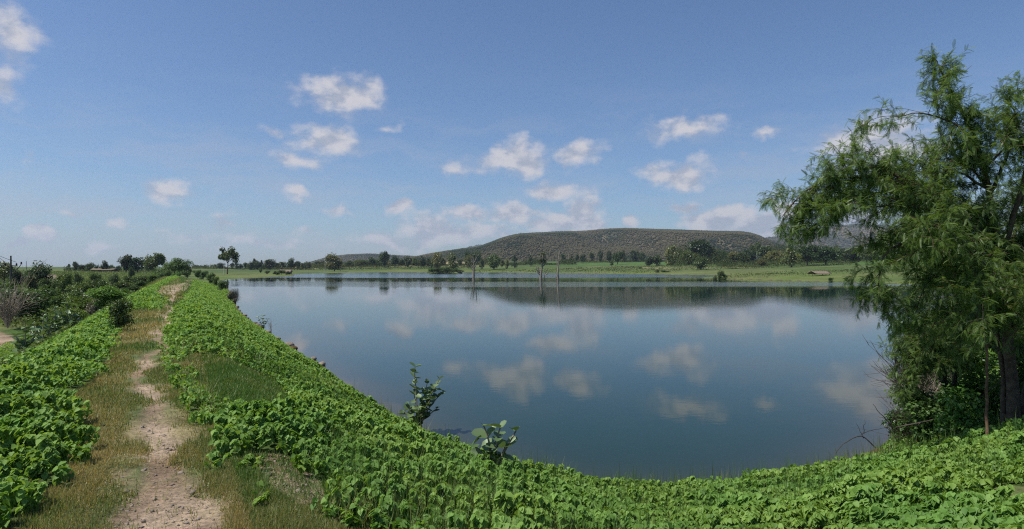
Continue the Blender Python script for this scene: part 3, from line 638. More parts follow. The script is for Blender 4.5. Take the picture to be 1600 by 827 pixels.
# low ground left of the dam: bushes one can tell apart
BL = [(50, 47, 437, 66, 'bush'), (92, 60, 458, 34, 'bush'), (88, 44, 482, 36, 'bright'), (70, 62, 440, 40, 'bush'), (100, 90, 417, 24, 'bush'), (125, 75, 436, 34, 'bush'), (112, 62, 448, 26, 'bush'), (140, 66, 452, 26, 'grey'), (150, 90, 432, 30, 'bush'), (165, 80, 436, 28, 'bush'), (172, 43, 441, 58, 'bright'),
      (196, 90, 434, 30, 'bush'), (205, 110, 428, 26, 'bush'), (225, 120, 427, 26, 'mid'), (238, 95, 427, 16, 'bush'), (250, 150, 423, 16, 'bush'), (130, 52, 456, 44, 'bright'), (150, 48, 462, 26, 'grey'), (118, 45, 476, 30, 'bright'), (180, 130, 424, 18, 'mid'), (150, 140, 422, 18, 'bush'), (120, 130, 423, 16, 'mid'), (88, 110, 425, 18, 'bush'),
      (20, 62, 432, 26, 'mid'), (0, 70, 434, 30, 'bush'), (30, 52, 462, 26, 'bush'), (210, 60, 444, 30, 'mid'), (218, 75, 436, 22, 'bush'), (75, 85, 430, 24, 'bush'), (48, 100, 424, 18, 'mid'), (262, 170, 420, 14, 'bush'), (-20, 55, 440, 50, 'bush'), (275, 150, 423, 16, 'bush')]
brow(BL, 'on low ground behind the dam', 'bushes on the low ground left of the dam', None)
brow([(329, 118, 423, 13, 'bush'), (337, 110, 430, 12, 'bush'), (347, 92, 434.5, 17, 'bush'), (362, 70, 451, 14, 'grey')], 'on the lakeside dam edge', 'bushes on the lakeside edge of the dam', None)
tree('shrub', 'bush', 'bush', 186, 15.5, 484, 36, 'compact dark shrub at the end of the left weed strip', 'shrub')

# ---------------------------------------------------------------- hills and their forest
M_hill = mat_ground('hill_soil')
def hill(name, prof, Dr, Df, label, seed, foot=8, n=420, nf=15000):
    px = np.linspace(prof[0][0], prof[-1][0], n); py = np.interp(px, [p[0] for p in prof], [p[1] for p in prof])
    k = 5; py = np.convolve(np.pad(py, k, 'edge'), np.ones(2 * k + 1) / (2 * k + 1), 'valid')
    vs = np.r_[np.linspace(0, 1, 46), np.linspace(1.04, 1.5, 8)]
    PX, Vv = np.meshgrid(px, vs); PY = np.repeat(py[None], len(vs), 0)
    D = Df + (Dr - Df) * Vv; zr = EYE + (HY - PY) / F * Dr; t = np.clip(Vv, 0, 1)
    prof_z = foot + (zr - foot) * (np.sin(t * np.pi / 2) ** .9) - np.clip(Vv - 1, 0, 1) * zr * 1.6
    X = (PX - CX) / F * D
    spur = (fbm(X / 260 + seed, D / 900 + 3, 4, seed) - .5) * np.sin(np.clip(t, 0, 1) * np.pi) * .95 * np.maximum(zr - foot, 0)
    Z = prof_z + spur + (fbm(X / 45, D / 45, 3, seed + 3) - .5) * 5
    Z = np.where(Vv < 1.001, np.minimum(Z, EYE + (zr - EYE) / Dr * D * (1 - .10 * np.clip(1 - Vv, 0, 1))), Z) - 2.5 * Dr / 2300
    V = np.c_[X.ravel(), D.ravel(), Z.ravel()]; id_ = np.arange(V.shape[0]).reshape(PX.shape)
    Fc = np.stack([id_[:-1, :-1], id_[:-1, 1:], id_[1:, 1:], id_[1:, :-1]], -1).reshape(-1, 4)
    c0 = fbm(X.ravel() / 120, D.ravel() / 200, 4, seed + 5); C = np.array([.045, .05, .028]) + (np.array([.11, .09, .055]) - np.array([.045, .05, .028])) * smooth(c0, .35, .65)[:, None]
    tag(link(name, npmesh(name, V, Fc, M_hill, col=C, smooth=True)), label, kind='structure')
    g = np.random.default_rng(seed + 50)
    fi = g.uniform(0, n - 1.001, nf); fj = g.uniform(0, 47, nf); i = fi.astype(int); j = fj.astype(int); a = fi - i; b = fj - j
    G = V.reshape(PX.shape + (3,)); P = (G[j, i] * ((1 - a) * (1 - b))[:, None] + G[j, i + 1] * (a * (1 - b))[:, None] + G[j + 1, i] * ((1 - a) * b)[:, None] + G[j + 1, i + 1] * (a * b)[:, None])
    patch = fbm(P[:, 0] / 130, P[:, 1] / 220, 4, seed + 5)
    k_ = g.random(nf) < .55 + .6 * (patch > .42); P = P[k_]; patch = patch[k_]; m_ = len(P)
    s_ = g.uniform(1.5, 3.6, m_) * Dr / 2300
    # each crown: a cluster of three tilted leaf masses
    Vc, Fcc = scatter(OCT_V, OCT_F, P + np.c_[g.normal(0, 1, m_), g.normal(0, 1, m_), s_ * .55], g.uniform(0, 6, m_), g.normal(0, .4, m_), g.normal(0, .4, m_), s_[:, None] * g.uniform(.7, 1.3, (m_, 3)))
    var = np.clip(g.normal(.40, .11, m_) + (smooth(patch, .38, .60) - .5) * .75, 0, 1)
    tag(link('hill_forest', npmesh('hill_forest', Vc, Fcc, ML_hill, var=rep(var, 6), smooth=True)), 'brownish green dry forest covering ' + label, kind='stuff')
hill('hills', [(600, 416), (640, 403), (670, 396.5), (717, 389), (746, 386), (763, 380), (787, 370.5), (810, 365), (851, 363), (880, 361.3), (909, 361.3), (944, 357.8), (976, 356.5), (1008, 357.5), (1060, 359), (1120, 361), (1162, 361.5), (1182, 366), (1200, 374), (1240, 388), (1290, 400), (1340, 408)], 2600, 1300, 'the long central hill', 11, nf=70000)
hill('hills', [(1100, 400), (1160, 382), (1195, 371), (1230, 367), (1270, 358), (1300, 352), (1345, 350), (1400, 353), (1480, 362), (1560, 370), (1700, 392), (1800, 410)], 4600, 3000, 'the bluish hill behind on the right', 12, foot=12, nf=24000)
hill('hills', [(440, 420), (480, 411), (515, 401), (545, 397.5), (580, 396.5), (620, 399), (660, 401), (700, 402), (760, 404)], 3600, 2300, 'the low hill behind the left tree row', 13, foot=8, nf=12000)
hill('hills', [(690, 402), (715, 391), (740, 383), (760, 381), (800, 383), (850, 400)], 6500, 5500, 'the small far blue hill beside the long hill', 14, foot=12, n=120, nf=1800)

# ---------------------------------------------------------------- big feathery acacia at the right
g = np.random.default_rng(42)
def frond_proto():
    parts = []; n = 10
    for i in range(n):
        t = (i + .6) / n; L = .022 * math.sin(math.pi * (t * .8 + .16)) + .007
        for sgn in (-1, 1):
            yaw = np.array([sgn * -1.05]); base = np.array([[0, t * .13, -.05 * t * t]])
            V, _ = scatter(np.array([(-.5, 0, 0), (.5, 0, 0), (.4, 1, -.15), (-.4, 1, -.15)], float), np.array([(0, 1, 2, 3)]), base, yaw, np.array([-.25]), np.array([0.]), np.array([[.0055, L, L]]))
            parts.append(V)
    V = np.concatenate(parts); return V, np.arange(len(V)).reshape(-1, 4)
FR_V, FR_F = frond_proto()
def fronds_mesh(P, D_, gg, mat, scale=1.0, var0=.5):
    """P positions, D_ pointing directions"""
    n = len(P); yaw = np.arctan2(-D_[:, 0], D_[:, 1]) + gg.normal(0, .5, n); pitch = np.arcsin(np.clip(D_[:, 2] / (np.linalg.norm(D_, axis=1) + 1e-9), -1, 1)) + gg.normal(-.15, .4, n)
    V, Fc = scatter(FR_V, FR_F, P, yaw, pitch, gg.normal(0, .5, n), gg.uniform(.5, .95, n) * scale)
    return V, Fc, np.clip(gg.normal(var0, .22, n), 0, 1)
def acacia(name, limbs, radii, label, seed, bark, n_sec=8, fr_scale=1.0, sec_len=(.45, 1.1), tw=9, fper=12, extra=None):
    gg = np.random.default_rng(seed); wood = []; FP = []; FD = []
    base = limbs[0][0]
    for L, (r0, r1, leafy0) in zip(limbs, radii):
        pts = curve_pts(L, 16, .018, gg); wood.append(tube(pts, np.linspace(r0, r1, 16), 8))
        tot = np.linalg.norm(np.diff(pts, axis=0), axis=1).sum()
        ns = max(2, int(n_sec * tot * (1.35 if leafy0 < .2 else 1)))
        for _ in range(ns):
            t = gg.uniform(leafy0, 1.0); i = min(14, int(t * 15)); b = pts[i] + (pts[i + 1] - pts[i]) * (t * 15 - i)
            T = pts[min(i + 1, 15)] - pts[max(i - 1, 0)]; T /= np.linalg.norm(T)
            d = T * gg.uniform(.3, 1.0) + gg.normal(0, .55, 3); d /= np.linalg.norm(d)
            ln = gg.uniform(*sec_len) * (1.15 - .7 * t)
            if L is limbs[0] and t > .45 and n_sec == 8: ln *= .58
            m1 = b + d * ln * .55 + [0, 0, .03]; e = b + d * ln + np.array([0, 0, -.16 * ln])
            sp = curve_pts([b, m1, e], 7, .008, gg); wood.append(tube(sp, np.linspace(max(.004, r1 * .6), .0025, 7), 4))
            for _k in range(tw):
                u = gg.uniform(.15, 1); j = min(5, int(u * 6)); c = sp[j] + (sp[j + 1] - sp[j]) * (u * 6 - j)
                dd = d * .5 + gg.normal(0, .55, 3); dd[2] -= .12; dd /= np.linalg.norm(dd); l2 = gg.uniform(.12, .30)
                e2 = c + dd * l2 + [0, 0, -.06 * l2]; wood.append(tube(np.array([c, (c + e2) / 2 + [0, 0, .01], e2]), [.003, .002, .0015], 3))
                uu = gg.random(fper); FP.append(c + (e2 - c) * uu[:, None]); FD.append(dd[None] * .8 + gg.normal(0, .6, (fper, 3)) + [0, 0, -.05])
    root = empty(name, tuple(base), label, 'tree')
    V, Fc = join(wood); link('trunk', npmesh('trunk', V - base, Fc, bark, smooth=True), root)
    P = np.concatenate(FP); D_ = np.concatenate(FD)
    V, Fc, vv = fronds_mesh(P, D_, gg, ML_acacia, fr_scale)
    link('crown', npmesh('crown', V - base, Fc, ML_acacia, var=rep(vv, len(FR_V))), root)
    return len(P)
zb = ground_z((1585 - CX) / F * 9.2, 9.2)
b0 = np.array([(1585 - CX) / F * 9.2, 9.2, zb - .1])
q3 = lambda *l: [P3(*p) for p in l]
limbs = [[b0] + q3((1580, 560, 9.2), (1573, 480, 9.2), (1560, 400, 9.1), (1548, 300, 9.0), (1530, 222, 8.9), (1498, 150, 8.8), (1466, 98, 8.8)),
         q3((1530, 222, 8.9), (1485, 190, 8.7), (1440, 176, 8.5), (1392, 182, 8.4)),
         q3((1560, 400, 9.1), (1500, 335, 8.8), (1420, 288, 8.5), (1340, 272, 8.3), (1275, 283, 8.2), (1238, 310, 8.1), (1222, 345, 8.1)),
         q3((1562, 430, 9.1), (1490, 395, 8.8), (1420, 375, 8.5), (1378, 392, 8.3), (1376, 430, 8.2), (1368, 465, 8.2)),
         q3((1573, 480, 9.2), (1510, 440, 9.0), (1450, 430, 8.8), (1430, 480, 8.7)),
         q3((1565, 420, 9.1), (1520, 335, 9.3), (1455, 300, 9.4), (1420, 262, 9.4)),
         q3((1565, 420, 9.1), (1590, 320, 9.0), (1610, 230, 8.9), (1600, 160, 8.8)),
         q3((1575, 470, 9.2), (1640, 380, 9.4), (1700, 300, 9.5), (1740, 240, 9.5)),
         q3((1548, 300, 9.0), (1580, 230, 8.8), (1590, 180, 8.7), (1570, 150, 8.7)),
         q3((1575, 470, 9.2), (1530, 400, 8.4), (1480, 360, 7.9), (1440, 350, 7.7)),
         q3((1575, 500, 9.2), (1640, 470, 8.6), (1690, 450, 8.2), (1740, 470, 8.0)),
         q3((1560, 400, 9.1), (1500, 360, 9.8), (1440, 345, 10.3), (1390, 330, 10.5)),
         q3((1565, 440, 9.1), (1580, 380, 9.8), (1600, 320, 10.4), (1620, 280, 10.6)),
         q3((1500, 335, 8.8), (1430, 320, 8.4), (1350, 320, 8.2), (1290, 345, 8.1)),
         q3((1548, 300, 9.0), (1500, 270, 9.0), (1450, 255, 9.0), (1420, 262, 9.0)),
         q3((1575, 480, 9.2), (1545, 450, 8.9), (1520, 470, 8.8), (1510, 520, 8.7)),
         q3((1590, 320, 9.0), (1640, 260, 9.0), (1670, 200, 9.0)),
         q3((1580, 520, 9.2), (1600, 480, 9.1), (1620, 420, 9.0), (1640, 340, 9.0)),
         q3((1578, 500, 9.2), (1540, 450, 9.9), (1490, 420, 10.6), (1440, 440, 11.0), (1415, 480, 11.1)),
         q3((1575, 490, 9.2), (1530, 420, 9.8), (1470, 380, 10.4), (1400, 370, 10.8)),
         q3((1578, 510, 9.2), (1600, 450, 9.9), (1620, 420, 10.6), (1600, 460, 11.0)),
         q3((1575, 490, 9.2), (1545, 470, 10.0), (1500, 470, 10.6), (1460, 500, 10.8), (1450, 540, 10.8)),
         q3((1578, 500, 9.2), (1580, 460, 8.4), (1560, 440, 7.9), (1530, 460, 7.7), (1520, 500, 7.7)),
         q3((1578, 500, 9.2), (1600, 450, 8.4), (1620, 430, 8.0), (1620, 480, 7.8)),
         q3((1420, 288, 8.5), (1380, 264, 8.4), (1330, 262, 8.3), (1285, 285, 8.3), (1262, 320, 8.3)),
         q3((1500, 335, 8.8), (1460, 292, 8.8), (1405, 272, 8.7), (1350, 270, 8.7)),
         q3((1500, 335, 8.8), (1440, 310, 9.2), (1370, 300, 9.3), (1310, 310, 9.3), (1270, 345, 9.3)),
         q3((1548, 300, 9.0), (1510, 255, 8.9), (1480, 235, 8.8)),
         q3((1540, 260, 8.9), (1570, 235, 8.7), (1600, 215, 8.6)),
         [b0 + [.16, .1, 0]] + q3((1612, 560, 9.3), (1618, 470, 9.3), (1600, 380, 9.2), (1608, 300, 9.1)),
         [b0 + [-.10, .08, 0]] + q3((1568, 580, 9.3), (1556, 500, 9.4), (1530, 420, 9.6), (1525, 340, 9.7))]
radii = [(.095, .012, .42), (.018, .004, .05), (.042, .005, .12), (.045, .005, .3), (.03, .004, .3), (.04, .005, .25), (.05, .006, .25), (.05, .006, .3), (.03, .005, .2), (.035, .005, .3), (.04, .005, .3), (.04, .005, .3), (.04, .005, .3), (.03, .005, .2), (.022, .004, .15), (.025, .004, .3), (.03, .004, .2), (.05, .006, .3)] + [(.035, .004, .25)] * 6 + [(.02, .004, .05), (.02, .004, .05), (.022, .004, .05), (.02, .004, .1), (.02, .004, .1)] + [(.065, .008, .5), (.05, .007, .5)]
print('fronds', acacia('feathery_acacia_tree', limbs, radii, 'large feathery leaved acacia leaning over the lake at the right', 5, MB_bark))
# slimmer trees beside it
def small_acacia(px, d, pts, label, seed, r0):
    z = ground_z((px - CX) / F * d, d); base = np.array([(px - CX) / F * d, d, z - .05])
    acacia('slender_tree', [[base] + q3(*pts[0])] + [q3(*p) for p in pts[1:]], [(r0, r0 * .3, .6)] + [(r0 * .5, .004, .2)] * (len(pts) - 1), label, seed, MB_red, n_sec=7)
small_acacia(1543, 8.2, [[(1541, 600, 8.2), (1540, 540, 8.2), (1520, 480, 8.2), (1500, 430, 8.2)], [(1540, 550, 8.2), (1555, 500, 8.2), (1570, 440, 8.3)]], 'slender reddish sapling trunk in front of the acacia trunk', 8, .024)
small_acacia(1493, 12, [[(1493, 540, 12), (1488, 490, 12), (1475, 440, 12), (1450, 400, 12)], [(1490, 510, 12), (1510, 460, 12), (1530, 420, 12)]], 'thin trunked tree behind the sapling near the water', 9, .06)

acacia('overhanging_tree', [q3((1490, 640, 11.5), (1470, 580, 11.5), (1440, 530, 11.4), (1415, 505, 11.3)), q3((1475, 590, 11.5), (1450, 570, 11.3), (1428, 585, 11.2), (1415, 610, 11.2)),
    q3((1480, 610, 11.5), (1470, 540, 11.6), (1465, 500, 11.7), (1450, 480, 11.8)), q3((1485, 620, 11.5), (1500, 560, 11.6), (1520, 520, 11.8)), q3((1450, 545, 11.4), (1430, 545, 11.3), (1412, 560, 11.2))],
    [(.05, .008, .3), (.025, .005, .2), (.04, .006, .3), (.04, .006, .3), (.02, .004, .1)], 'small dark feathery tree hanging over the water beside the acacia', 17, MB_dark, n_sec=10, sec_len=(.35, .8))
# shrubs on the right bank
tree('shrub', 'bush', 'bright', 1530, 11.5, 530, 120, 'bright green shrub under the acacia', 'shrub')
tree('shrub', 'bush', 'bush', 1455, 16, 520, 90, 'dark leafy shrub leaning over the water on the right bank', 'shrub')
tree('shrub', 'bush', 'bush', 1455, 11.2, 600, 105, 'low dark shrub at the water below the acacia', 'shrub')
tree('shrub', 'bush', 'bright', 1500, 9.9, 590, 90, 'low leafy shrub left of the reddish sapling trunk', 'shrub')
tree('shrub', 'bush', 'bush', 1415, 12.6, 655, 60, 'small dark shrub above the brown boulders', 'shrub')
tree('shrub', 'bush', 'bush', 1625, 10.2, 500, 110, 'leafy shrub at the right picture edge behind the acacia trunk', 'shrub')
tree('shrub', 'bush', 'bright', 1590, 12.5, 560, 110, 'green shrub behind the acacia trunk', 'shrub')
tree('shrub', 'bush', 'bush', 1500, 20, 470, 130, 'tall dark shrub far along the right bank', 'shrub')
tree('shrub', 'bush', 'bush', 1570, 24, 455, 150, 'wide dark thicket behind the acacia', 'shrub')
tree('shrub', 'bush', 'bush', 1650, 18, 440, 160, 'tall thicket at the right edge of the picture', 'shrub')

# scrub belts: low growth between and under the far trees, too dense to count
def scrub(label, segs, n, seed, mat):
    g = np.random.default_rng(seed); P = []; S = []
    for (p0, p1, d0, d1, hpx, k) in segs:
        m_ = int(n * k); px = g.uniform(p0, p1, m_); t = g.random(m_); d = d0 + (d1 - d0) * t
        x = (px - CX) / F * d; z, s_, o_, _ = height(x, d); H = hpx / F * d * (.25 + 1.3 * np.clip(fbm(px / (9 if seed != 64 else 17), d / 25, 3, seed) - (.2 if seed != 64 else .36), 0, 1)) * smooth(fbm(px / 22, d * 0, 2, seed + 4), .15, .5)
        q_ = s_ > 2; P.append(np.c_[x, d, z + H * g.random(m_) ** .8][q_]); S.append((g.uniform(.6, 1.4, m_) * d * .0016)[q_])
    P = np.concatenate(P); S = np.concatenate(S); k = len(P)
    V, Fc = scatter(DIAM_V, DIAM_F, P, g.uniform(0, 6.28, k), g.normal(-.2, .6, k), g.normal(0, .6, k), S)
    tag(link('scrub', npmesh('scrub', V, Fc, mat, var=rep(np.clip(g.normal(.4, .25, k) + (fbm(P[:, 0] / 12, P[:, 1] / 40, 2, seed + 8) - .5) * 1.2, 0, 1), 4))), label, kind='stuff')
M_scrub = mat_leaf('scrub_leaf', (.03, .05, .018), (.095, .115, .045), gloss=.01)
scrub('dense low scrub under the wood behind the right spit', [(1045, 1440, 520, 640, 30, 1.8), (1120, 1340, 440, 520, 10, .3)], 26000, 61, M_scrub)
scrub('scattered low bushes over the far bank meadows', [(740, 1340, 400, 560, 5, 1.0), (1130, 1420, 210, 330, 5, .4), (400, 740, 600, 680, 4, .6)], 9000, 64, M_scrub)
scrub('belt of scrub under the tree rows below the hills', [(476, 700, 680, 760, 11, 1.0), (700, 900, 700, 780, 11, .7), (900, 1050, 830, 900, 5, .3)], 16000, 62, M_scrub)
scrub('belt of low scrub along the left horizon', [(300, 480, 600, 700, 7, .7), (100, 300, 330, 450, 6, .6), (-40, 110, 130, 200, 8, .5)], 9000, 63, M_scrub)

# bare twiggy bushes
def twiggy(name, px, d, top_y, w_px, label, mat, seed, n1=16, n2=7, hmin=.3, lean=(0, 0)):
    gg = np.random.default_rng(seed); x, y = (px - CX) / F * d, d; z = ground_z(x, y); z = max(z, WZ - .1)
    H = max(hmin, EYE + (HY - top_y) / F * d - z); Wd = w_px / F * d * .5; parts = []
    for i in range(n1):
        a = gg.uniform(0, 6.28); q_ = gg.uniform(.15, 1); e = np.array([math.cos(a) * Wd * q_ + lean[0], math.sin(a) * Wd * q_ + lean[1], H * gg.uniform(.6, 1.0) * (1 - .25 * q_)])
        p = curve_pts([(0, 0, -.05), e * [.35, .35, .5], e], 8, H * .02, gg); r0 = H * .012; parts.append(tube(p, np.linspace(r0, r0 * .25, 8), 4))
        for j in range(n2):
            t = gg.integers(2, 7); b = p[t]; dd = (p[t + 1] - p[t]); dd /= np.linalg.norm(dd); dd = dd + gg.normal(0, .6, 3); l = H * gg.uniform(.12, .34)
            p2 = curve_pts([b, b + dd * l * .6, b + dd * l + [0, 0, -.05 * l]], 5, H * .012, gg); parts.append(tube(p2, np.linspace(r0 * .5, r0 * .15, 5), 3))
            for k in range(3):
                e2 = p2[gg.integers(1, 5)]; parts.append(tube(np.array([e2, e2 + (dd + gg.normal(0, .6, 3)) * l * .35]), [r0 * .25, r0 * .12], 3))
    V, Fc = join(parts); o = link(name, npmesh(name, V, Fc, mat, smooth=True)); o.location = (x, y, z)
    return tag(o, label, 'shrub')
twiggy('bare_shrub', 12, 42, 441, 52, 'pale leafless shrub at the left edge beside the dirt road', MB_twig, 1, 20, 9)
twiggy('bare_shrub', 1462, 12.5, 590, 56, 'dry brown twiggy shrub beside the water under the acacia', MB_twig, 2, 26, 9)
twiggy('bare_shrub', 1440, 14.5, 548, 56, 'dark twiggy shrub hanging over the water on the right bank', MB_dark, 3, 30, 9, lean=(-.35, 0))
twiggy('bare_shrub', 1425, 12, 628, 46, 'low dark leafless shrub at the waterline on the right', MB_dark, 4, 18, 7, lean=(-.25, 0))
twiggy('bare_shrub', 424, 37, 497, 20, 'thin leafless stems sticking up from the left shoreline', MB_twig, 5, 5, 4)
twiggy('bare_shrub', 368, 66, 458, 16, 'small greyish twig bush at the left shoreline', MB_dark, 6, 14, 6)

# dead trees standing in the lake
def snag(px, base_y, specs, label, leaves, seed):
    x, y = W2(px, base_y); gg = np.random.default_rng(seed); parts = []
    for P, r0, r1 in specs:
        pp = [((a - px) / F * y, gg.normal(0, .15), (base_y - b) / F * y - .0) for a, b in P]
        if P[0][1] >= base_y: pp[0] = (pp[0][0], 0, -1.0)
        parts.append(tube(curve_pts(pp, 12, .05, gg), np.linspace(r0, r1, 12) * 1.25, 7))
    V, Fc = join(parts); root = empty('dead_tree', (x, y, WZ), label, 'dead tree')
    link('trunk', npmesh('trunk', V, Fc, MB_pale, smooth=True), root)
    if leaves:
        n = 600; ci = gg.integers(0, len(leaves), n); L_ = np.array([((a - px) / F * y, 0, (base_y - b) / F * y, w / F * y) for a, b, w in leaves])[ci]
        P = L_[:, :3] + gg.normal(0, .62, (n, 3)) * [1, .8, .75] * L_[:, 3:]
        V, Fc = scatter(DIAM_V, DIAM_F, P, gg.uniform(0, 6, n), gg.normal(0, .6, n), gg.normal(0, .6, n), gg.uniform(.2, .42, n))
        link('foliage', npmesh('foliage', V, Fc, ML_mid, var=rep(gg.random(n), 4)), root)
snag(740, 432.5, [([(740, 434), (740, 420), (741, 410), (739, 400)], .5, .25), ([(741, 410), (745, 403), (744, 394)], .25, .08), ([(740, 412), (736, 405), (735, 398)], .2, .08), ([(741, 418), (746, 412), (748, 406)], .2, .06), ([(740, 424), (736, 419), (734, 412)], .16, .05)], 'stout dead tree with a bushy top, first of the three standing in the lake', [(741, 398, 8), (745, 394, 7), (737, 401, 7), (744, 406, 6), (738, 412, 5)], 1)
snag(847, 437, [([(845, 439), (845, 428), (847, 415), (847, 405), (849, 397)], .42, .12), ([(845, 432), (842, 424), (840, 417)], .25, .08), ([(846, 425), (843, 421), (841, 416)], .15, .05), ([(849, 437), (851, 428), (855, 421), (857, 419)], .22, .05), ([(846, 412), (844, 405), (845, 399)], .15, .05), ([(848, 408), (850, 402), (851, 396)], .15, .04), ([(845, 430), (841, 427), (838, 420), (839, 414)], .22, .06), ([(847, 418), (852, 413), (853, 406)], .18, .05), ([(852, 430), (857, 426), (859, 423)], .14, .05)], 'forked dead tree with a few leafy sprigs, middle of the three in the lake', [(847, 402, 6), (849, 397, 5), (845, 408, 4), (850, 407, 4)], 2)
snag(872, 437, [([(872, 439), (871, 425), (873, 412), (872, 403), (876, 394), (876, 391)], .34, .08), ([(872, 408), (874, 402), (875, 400)], .12, .05), ([(874, 400), (872, 394)], .08, .03), ([(870, 438), (869, 433)], .2, .1), ([(872, 418), (869, 411), (870, 405)], .14, .04), ([(873, 398), (878, 393), (879, 389)], .1, .03)], 'tall bare grey dead trunk, last of the three standing in the lake', None, 3)

# waxy broad leaved plants (round leaves in opposite pairs on upright stems)
ang_ = np.linspace(0, 2 * np.pi, 9)[:-1]
BR_V = np.array([(0, 0, 0), (0, .5, -.05), (0, 1, -.05), (-.30, .12, .10), (-.42, .5, .14), (-.27, .86, .06), (.30, .12, .10), (.42, .5, .14), (.27, .86, .06)], float)
def broadleaf(px, d, stems, leaf, label, seed, zb=None, name='broad_leaved_shrub', group=None):
    gg = np.random.default_rng(seed); x, y = (px - CX) / F * d, d; z = ground_z(x, y) if zb is None else zb
    parts = []; P, Yw, Pt, Sz = [], [], [], []
    for (ex, ez, ey, nl, t0) in stems:
        e = np.array([ex, ey, ez]); p = curve_pts([(0, 0, -.05), e * [.4, .4, .5], e], 10, .01, gg); parts.append(tube(p, np.linspace(.014, .006, 10) * (leaf / .13), 6))
        for k in range(nl):
            t = t0 + (1 - t0) * (k / max(1, nl - 1)); i = min(8, int(t * 9)); c = p[i] + (p[i + 1] - p[i]) * (t * 9 - i)
            a = k * 1.57 + gg.normal(0, .3)
            for s_ in (0, math.pi):
                P.append(c); Yw.append(a + s_ + gg.normal(0, .25)); Pt.append(gg.uniform(-.2, .9)); Sz.append(leaf * gg.uniform(.75, 1.2) * (1 if k < nl - 1 else .8))
    root = empty(name, (x, y, z), label, 'shrub', group)
    V, Fc = join(parts); link('stem', npmesh('stem', V, Fc, MB_pale, smooth=True), root)
    V, Fc = scatter(BR_V, HEART_F, np.array(P), np.array(Yw), np.array(Pt), gg.normal(0, .35, len(P)), np.array(Sz))
    link('foliage', npmesh('foliage', V, Fc, ML_wax, var=rep(gg.random(len(P)), 9)), root)
s1 = W2(655, 672); d1 = s1[1] - .6
broadleaf(652, 14.6, [(-.05, 1.42, 0, 6, .55), (.22, 1.0, .1, 7, .35), (.52, 1.12, 0, 8, .35), (.35, .7, -.2, 6, .2), (-.22, .55, -.1, 5, .2), (.45, .4, .2, 5, .2), (.1, .5, -.3, 6, .2), (-.1, .85, .2, 5, .4), (.32, .85, .25, 7, .3), (.0, .35, .3, 5, .1), (-.35, .35, .1, 5, .2), (.6, .8, .1, 5, .4)], .19, 'upright sapling with round waxy leaves at the edge of the lake', 1, zb=-2.2)
broadleaf(772, 8.1, [(-.12, .66, 0, 3, .5), (.08, .62, 0, 4, .4), (.30, .55, .1, 3, .4), (-.28, .42, -.1, 3, .3), (.14, .42, -.15, 3, .3)], .20, 'grey green broad leaved plant among the weeds above the water', 2)
for i, (px, d, sc_, lab) in enumerate([(48, 27, 1.2, 'large leaved waxy plant beside the dirt road'), (68, 24, 1.3, 'dark broad leaved plant nearest the dirt road end'), (86, 26, 1.3, 'broad leaved plant at the foot of the dam below the bright bush'), (105, 24, 1.0, 'small broad leaved plant at the top of the left dam slope'), (40, 20, 1.0, 'broad leaved plant on the left dam slope near the picture edge')]):
    broadleaf(px, d, [(-.3 * sc_, .9 * sc_, 0, 5, .3), (.3 * sc_, 1.1 * sc_, .1, 5, .3), (0, 1.2 * sc_, 0, 5, .3), (.5 * sc_, .7 * sc_, 0, 4, .3), (-.5 * sc_, .6 * sc_, .2, 4, .3)], .26, lab, 10 + i)
broadleaf(411, 37.5, [(0, .9, 0, 4, .3), (-.3, .8, 0, 4, .3), (.3, .7, 0, 4, .3)], .2, 'small broad leaved plant on the left shoreline slope', 22)

# stones by the water
def stone(px, py, r, label, mat, seed, group=None, z=None, d=None, sink=.25):
    gg = np.random.default_rng(seed)
    x, y = W2(px, py) if d is None else ((px - CX) / F * d, d)
    n1, n2 = 14, 10; u, v = np.meshgrid(np.arange(n1) / n1 * 2 * np.pi, np.linspace(0, np.pi, n2)); X = np.sin(v) * np.cos(u); Y = np.sin(v) * np.sin(u); Z = np.cos(v)
    k = 1 + .5 * (fbm(X * 1.4 + seed * 3.3 + 9, Y * 1.4 + Z * 1.7 + 9, 3, seed) - .5); sx, sy, sz = r * gg.uniform(.9, 1.35), r * gg.uniform(.8, 1.1), r * gg.uniform(.6, .8)
    V = np.stack([X * k * sx, Y * k * sy, Z * k * sz], -1).reshape(-1, 3); id_ = np.arange(n1 * n2).reshape(n2, n1)
    Fc = np.stack([id_[:-1], np.roll(id_[:-1], -1, 1), np.roll(id_[1:], -1, 1), id_[1:]], -1).reshape(-1, 4)[:, ::-1]
    o = link('stone', npmesh('stone', V, Fc, mat, smooth=False)); zz = max(WZ, ground_z(x, y)) if z is None else z
    o.location = (x, y, zz + r * (.6 - sink) * .8); o.rotation_euler = (0, 0, gg.uniform(0, 6)); return tag(o, label, 'stone', group)
stone(1348, 712, .19, 'rounded brown boulder at the water edge, uppermost of the pile', M_rock, 1, d=11.9)
stone(1334, 722, .18, 'rounded brown boulder just below the uppermost one', M_rock, 2, d=11.4)
stone(1322, 735, .16, 'lowest brown boulder of the pile at the water edge', M_rock, 3, d=11.0)
stone(1372, 700, .15, 'dark boulder at the right end of the pile by the water', M_rock, 4, d=12.4)
stone(1440, 616, .22, 'pale brown stone under the dry twiggy shrub', M_rock2, 5, d=16.5)
stone(1462, 612, .18, 'smaller pale stone right of the dry twiggy shrub', M_rock2, 6, d=15.8)
gg = np.random.default_rng(3); NA = np.array(NEAR)
